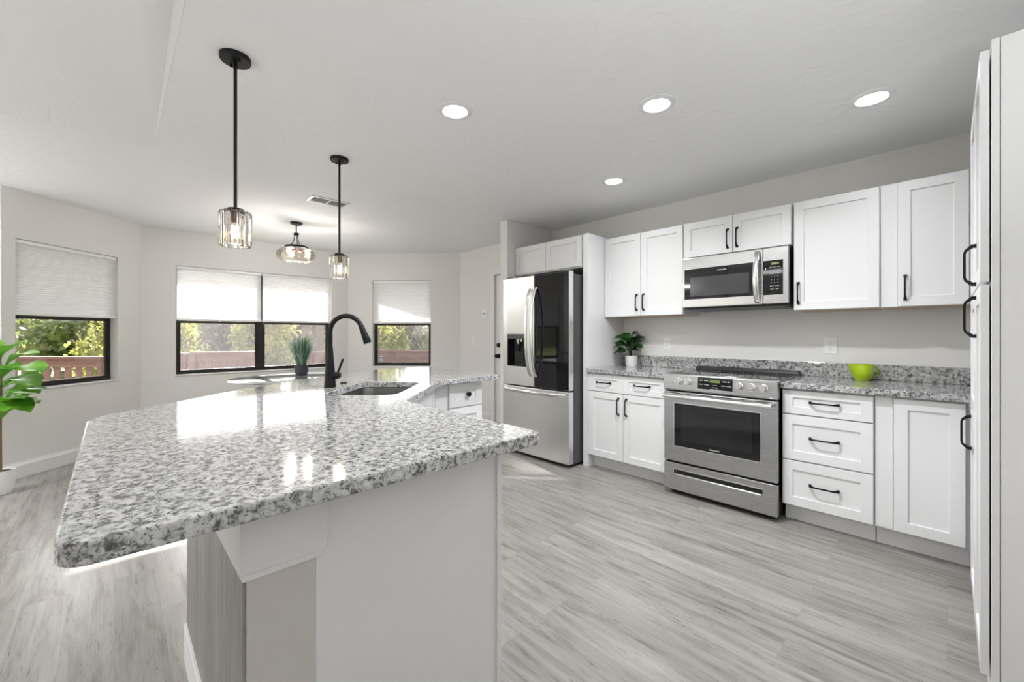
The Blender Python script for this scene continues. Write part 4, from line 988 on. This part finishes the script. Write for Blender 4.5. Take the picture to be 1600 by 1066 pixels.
# small plant by the fridge panel
cx1, cy1 = -2.10, 3.675
cp1 = px(986.5, 0, 4.11); cx1, cy1 = cp1.x, cp1.y
sp = thing('small_potted_plant', 'small dark green leafy plant in a white pot on the counter near the refrigerator', 'potted plant', (cx1, cy1, CT1))
MB().lathe((cx1, cy1, CT1), [(.050, 0), (.055, .01), (.060, .105), (.055, .105), (.053, .09)], 32, cap=False).build('pot', M['white_pot'], sp, smooth=True)
MB().lathe((cx1, cy1, CT1), [(.001, .006), (.048, .006), (.054, .092), (.001, .094)], 24, cap=False).build('soil', M['soil'], sp)
sl2 = [(964, 541), (999, 524), (975, 533), (994, 538), (968, 524), (1002, 538), (980, 527), (962, 528), (961, 536), (968, 548), (960, 552), (975, 521), (996, 519), (1006, 527), (1006, 533), (1004, 543), (1000, 548), (985, 540), (990, 528)]
for i, (u, v) in enumerate(sl2):
    d_ = 4.11+(-.14, -.10, -.17, -.15, .04, .03, .05, -.09, .03, -.10, .05, .05, -.06, .0, .07, -.09, .02, -.14, -.12)[i]
    B = px(984+(u-986)*.22, 550-(552-v)*.62, 4.10); T = px(u, v, d_)
    mb = MB(); mb.tube([(cx1, cy1, CT1+.09), tuple(B*.5+Vector((cx1, cy1, CT1+.12))*.5), tuple(B)], .0022, 6)
    vd = (Vector((0, 0, CAM_H))-B).normalized()*.5+Vector((0, 0, 1))
    leaf(mb, B, T+(T-B)*.1, .105, up=tuple(vd), droop=.12, fold=.12)
    mb.build('leaf', M['darkleaf'], sp, smooth=True, angle=80)
# creamer
gx, gy = -.400, 3.69
gp = px(1347, 0, 2.835); gx, gy = gp.x, gp.y
cr = thing('creamer_pitcher', 'glossy lime green ceramic creamer with spout and loop handle on the right counter', 'pitcher', (gx, gy, CT1))
mb = MB(); prof = [(.001, .001), (.036, 0), (.038, .004), (.052, .022), (.062, .045), (.064, .062), (.060, .082), (.053, .100), (.051, .112), (.048, .112), (.050, .100), (.057, .082), (.060, .062), (.058, .045), (.046, .022), (.001, .012)]
n = 40; rings = []
lxd = Vector((-math.cos(TH), -math.sin(TH), 0))
for k, (r_, z) in enumerate(prof):
    ring = []
    for i in range(n):
        a = 2*pi*i/n; dirv = Vector((math.cos(a), math.sin(a), 0)); al = max(0, dirv.dot(lxd))
        sp_ = (al**9)*max(0, (z-.045)/.067)**1.4*.050
        ring.append(mb.v(gx+dirv.x*r_*1+lxd.x*sp_, gy+dirv.y*r_+lxd.y*sp_, CT1+z+(al**14)*max(0, (z-.09)/.022)*.004))
    rings.append(ring)
for A, B in zip(rings, rings[1:]):
    for i in range(n): mb.f([A[i], A[(i+1) % n], B[(i+1) % n], B[i]])
mb.f(rings[0]); mb.f(rings[-1]); mb.build('body', M['green'], cr, smooth=True, angle=70)
mb = MB(); pts = []
for k in range(15):
    a = math.radians(115-235*k/14); pts.append((gx-lxd.x*(.070+.040*math.cos(a)), gy-lxd.y*(.070+.040*math.cos(a)), CT1+.062+.037*math.sin(a)))
mb.tube(pts, [.0058]*15, 10); mb.build('handle', M['green'], cr, smooth=True)
# round glass table
tx, ty = -4.995, 1.461; TZ = .76
tb = thing('round_table', 'round glass top dining table with dark wood legs beyond the island by the windows', 'table', (tx, ty, 0))
MB().lathe((tx, ty, TZ-.012), [(.630, 0), (.640, .004), (.640, .008), (.634, .012)], 72).build('glass_top', M['tableglass'], tb, smooth=True)
for k in range(3):
    a = 2*pi*k/3-.35; ca, sa = math.cos(a), math.sin(a)
    mb = MB((tx, ty, 0), (ca, sa, 0), (-sa, ca, 0))
    mb.hexa([(.36, -.03, 0), (.43, -.03, 0), (.43, .03, 0), (.36, .03, 0)], [(-.16, -.02, TZ-.075), (-.10, -.02, TZ-.075), (-.10, .02, TZ-.075), (-.16, .02, TZ-.075)])
    mb.build('leg', M['tablewood'], tb, bevel=.004)
    mb = MB((tx, ty, 0), (ca, sa, 0), (-sa, ca, 0)); mb.box(-.20, .46, -.022, .022, TZ-.074, TZ-.030); mb.tube([(.42, 0, TZ-.031), (.42, 0, TZ-.0125)], .02, 12)
    mb.build('support_rail', M['tablewood'], tb, bevel=.003)
# grass plant on the table
gpos = px(471, 0, 4.80); px_, py_ = gpos.x, gpos.y
gpnt = thing('potted_grass', 'tall green artificial grass in a charcoal pot standing on the round glass table', 'potted plant', (px_, py_, TZ))
MB().lathe((px_, py_, TZ), [(.001, 0), (.052, 0), (.064, .015), (.074, .07), (.072, .125), (.067, .125), (.066, .11), (.001, .108)], 36, cap=False).build('pot', M['dark_pot'], gpnt, smooth=True)
for name, m_, cnt, spread, hh, wd in (('grass_blades', 'grass', 420, .10, .36, .005), ('pale_grass_blades', 'grasstip', 190, .155, .37, .0042)):
    mb = MB()
    for k in range(cnt):
        a = random.uniform(0, 2*pi); rr = random.uniform(.1, 1)**.6; h = hh*random.uniform(.72, 1.02)*(1.04-.22*rr*rr); b0 = Vector((px_+.045*rr*math.cos(a), py_+.045*rr*math.sin(a), TZ+.11))
        out = spread*rr*random.uniform(.75, 1.1); dv = Vector((math.cos(a), math.sin(a), 0)); sdv = Vector((-math.sin(a+random.uniform(-1, 1)), math.cos(a+random.uniform(-1, 1)), 0)).normalized()
        if name.startswith('pale'): out = spread*random.uniform(.55, 1.0)
        prev = None
        for i in range(5):
            u = i/4; c_ = b0+dv*out*(u**1.35)*(1.0-.25*max(0, u-.6))+Vector((0, 0, h*u)); w = wd*(1-u)**.5/2+.0004
            cur = (mb.bm.verts.new(c_-sdv*w), mb.bm.verts.new(c_+sdv*w))
            if prev: mb.f([prev[0], prev[1], cur[1], cur[0]])
            prev = cur
    o = mb.build(name, M[m_], gpnt); o['kind'] = 'stuff'

# ------------------------------------------------------------------ outside
struct(MB().box(-90, -6.5, -50, 60, -.75, -.70).build('ground', M['lawn']))
mb = MB()
for k in range(30): mb.box(-11.0+k*.15, -11.0+k*.15+.143, -3.5, 6.8, -.16, -.12)
struct(mb.build('deck_floor', M['deck']))
mb = MB(); mb.box(-7.60, -6.66, -2.2, 5.4, 2.46, 2.56); mb.box(-7.62, -7.58, -2.2, 5.4, 2.385, 2.56)
struct(mb.build('roof_eave', M['siding']))
mb = MB(); rnd = random.Random(3); prev = None
for k in range(61):
    y = -60+2.2*k; h = 4.4+1.3*math.sin(k*.9)+rnd.uniform(-.5, .6); x = -46+rnd.uniform(-1, 1)
    cur = [mb.v(x+3, y, -.72), mb.v(x+1.4, y, h*.55), mb.v(x, y, h), mb.v(x-6, y, -.72)]
    if prev:
        for j in range(3): mb.f([prev[j], prev[j+1], cur[j+1], cur[j]])
    prev = cur
M['hill'] = mat('distant_woodland', (.15, .155, .08), .95, mottling=.6, bscale=1.2, bump=1.0)
struct(mb.build('distant_woodland', M['hill'], smooth=True))
def railing(p0, p1, label, solid=False, top=.90):
    P0 = Vector((*p0, 0)); P1 = Vector((*p1, 0)); R = (P1-P0).normalized(); N = Vector((-R.y, R.x, 0)); L = (P1-P0).length
    t = thing('deck_railing', label, 'railing', P0+R*L/2+Vector((0, 0, -.12)), 'red-brown deck railings outside the bay windows')
    MB(P0, R, N).box(0, L, -.075, .075, top-.04, top).build('top_rail', M['deck'], t, bevel=.004)
    MB(P0, R, N).box(0, L, -.02, .02, top-.165, top-.042).build('face_board', M['deck'], t, bevel=.003)
    MB(P0, R, N).box(0, L, -.02, .02, .0, .09).build('bottom_rail', M['deck'], t, bevel=.003)
    k = 0; a = .04; w = .09; gap = .012 if solid else .075
    while a+w < L:
        MB(P0, R, N).box(a, a+w, .021, .045, -.05, top-.045).build('baluster', M['deck'], t, bevel=.002); a += w+gap
    for a in (0.0, L-.09): MB(P0, R, N).box(a, a+.09, -.12, -.022, -.12, top-.042).build('post', M['deck'], t, bevel=.003)
    return t
railing((-9.95, -1.20), (-8.80, .02), 'open deck railing seen through the window nearest the fig tree')
railing((-9.90, .35), (-9.55, .98), 'short open deck railing seen at the left end of the double window')
railing((-9.50, 1.00), (-9.15, 1.98), 'close-boarded deck railing section seen through the left half of the double window', solid=True, top=.915)
railing((-9.60, 3.05), (-9.15, 3.95), 'deck railing section seen beside the grass plant through the double window', solid=True, top=.86)
railing((-9.10, 4.0), (-7.25, 5.0), 'close-boarded deck railing seen through the single window right of the faucet', solid=True, top=.90)

def foliage(name, c, rx, ry, rz, n, sz, m, par, seed):
    rnd = random.Random(seed); mb = MB(); cl = []
    for k in range(26):
        while True:
            p = Vector((rnd.uniform(-1, 1), rnd.uniform(-1, 1), rnd.uniform(-1, 1)))
            if p.length < 1: break
        cl.append(p*.85)
    for k in range(n):
        q = rnd.choice(cl)+Vector((rnd.gauss(0, .14), rnd.gauss(0, .14), rnd.gauss(0, .14)))
        p = Vector((c[0]+q.x*rx, c[1]+q.y*ry, c[2]+q.z*rz))
        u = Vector((rnd.gauss(0, 1), rnd.gauss(0, 1), rnd.gauss(0, 1))).normalized(); w = u.cross(Vector((rnd.gauss(0, 1), rnd.gauss(0, 1), rnd.gauss(0, 1)))).normalized(); s_ = sz*rnd.uniform(.6, 1.3)
        vs_ = [mb.bm.verts.new(p+u*s_*a+w*s_*.55*b) for a, b in ((-1, 0), (0, -1), (1, 0), (0, 1))]; mb.bm.faces.new(vs_)
    me_n = mb.bm; org = worg(par)
    for v in me_n.verts: v.co -= org
    me = bpy.data.meshes.new(name); me_n.to_mesh(me); me_n.free(); me.materials.append(M[m]); o = bpy.data.objects.new(name, me); COL.objects.link(o); o.parent = par; return o
def tree(x, y, h, r, m, label, seed, low=.15, n=5200, sz=.11, name='tree', cat='tree', group='trees and shrubs beyond the deck'):
    t = thing(name, label, cat, (x, y, -.70), group); rnd = random.Random(seed)
    mb = MB(); lean = rnd.uniform(-.3, .3)
    mb.tube([(x, y, -.72), (x+lean*.3, y, h*.3), (x+lean, y+.1, h*.75)], [h*.035+.03, h*.025+.02, .03], 8)
    for k in range(7):
        a = rnd.uniform(0, 2*pi); z0 = h*rnd.uniform(.15, .55)
        mb.tube([(x+lean*z0/h, y, z0), (x+math.cos(a)*r*.4, y+math.sin(a)*r*.4, z0+h*.12), (x+math.cos(a)*r*.85, y+math.sin(a)*r*.85, z0+h*.3)], [.05, .03, .012], 6)
    mb.build('trunk', M['bark'], t)
    foliage('foliage', (x, y, (h+low)/2-.3), r, r, (h-low)/2+.3, n, sz, m, t, seed); return t
tree(-13.6, -3.6, 4.4, 1.9, 'fol1', 'sunlit yellow-green tree filling the left part of the view by the fig tree window', 11, low=-.7, n=9000, sz=.10)
tree(-14.6, .6, 2.6, 1.4, 'fol1', 'bushy yellow-green shrub seen at the right of the fig tree window', 12, low=-.7, n=6000, sz=.08, name='shrub', cat='shrub')
tree(-20.5, -6.5, 6.0, 3.2, 'fol2', 'tall dark green tree behind the sunlit one beyond the fig tree window', 13, low=-.7, n=9000, sz=.16)
tree(-14.0, 3.3, 3.2, 1.0, 'fol1', 'slim sunlit tree seen at the left end of the double window', 14, low=-.2, n=4500, sz=.08)
tree(-18.6, 4.2, 3.6, 2.1, 'fol3', 'brownish thin tree behind the middle of the double window', 15, low=-.7, n=8000, sz=.11)
tree(-18.2, 8.9, 3.8, 2.3, 'fol3', 'brownish tree seen behind the grass plant through the double window', 16, low=-.7, n=8000, sz=.11)
tree(-13.6, 6.6, 2.6, 1.0, 'fol1', 'yellow-green shrub seen at the right end of the double window', 17, low=-.5, n=4000, sz=.08, name='shrub', cat='shrub')
tree(-16.6, 14.2, 4.6, 2.3, 'fol3', 'greyish tree filling the view through the single window', 18, low=-.4, n=8000, sz=.12)
tree(-12.6, 11.0, 2.2, 1.1, 'fol1', 'low yellow-green shrub seen at the lower right of the single window', 19, low=-.7, n=4000, sz=.08, name='shrub', cat='shrub')
tree(-28.0, 1.0, 5.5, 4.2, 'fol2', 'large dark tree far behind the left half of the double window', 20, low=-.7, n=9000, sz=.20)
tree(-28.0, 12.0, 5.5, 4.6, 'fol2', 'large dark tree far behind the right half of the double window', 21, low=-.7, n=9000, sz=.20)
tree(-25.0, 22.0, 6.0, 4.8, 'fol2', 'large dark tree far behind the single window', 22, low=-.7, n=9000, sz=.20)
tree(-29.0, -13.0, 6.0, 4.8, 'fol2', 'large dark tree farthest left beyond the fig tree window', 23, low=-.7, n=9000, sz=.20)
tree(-16.2, 5.5, 5.9, 1.3, 'fol2', 'added slender tree whose unseen raised crown blocks sun from the single window', 24, low=4.15, n=7000, sz=.12)  # added tree: its out-of-view crown keeps sun off the floor by the refrigerator
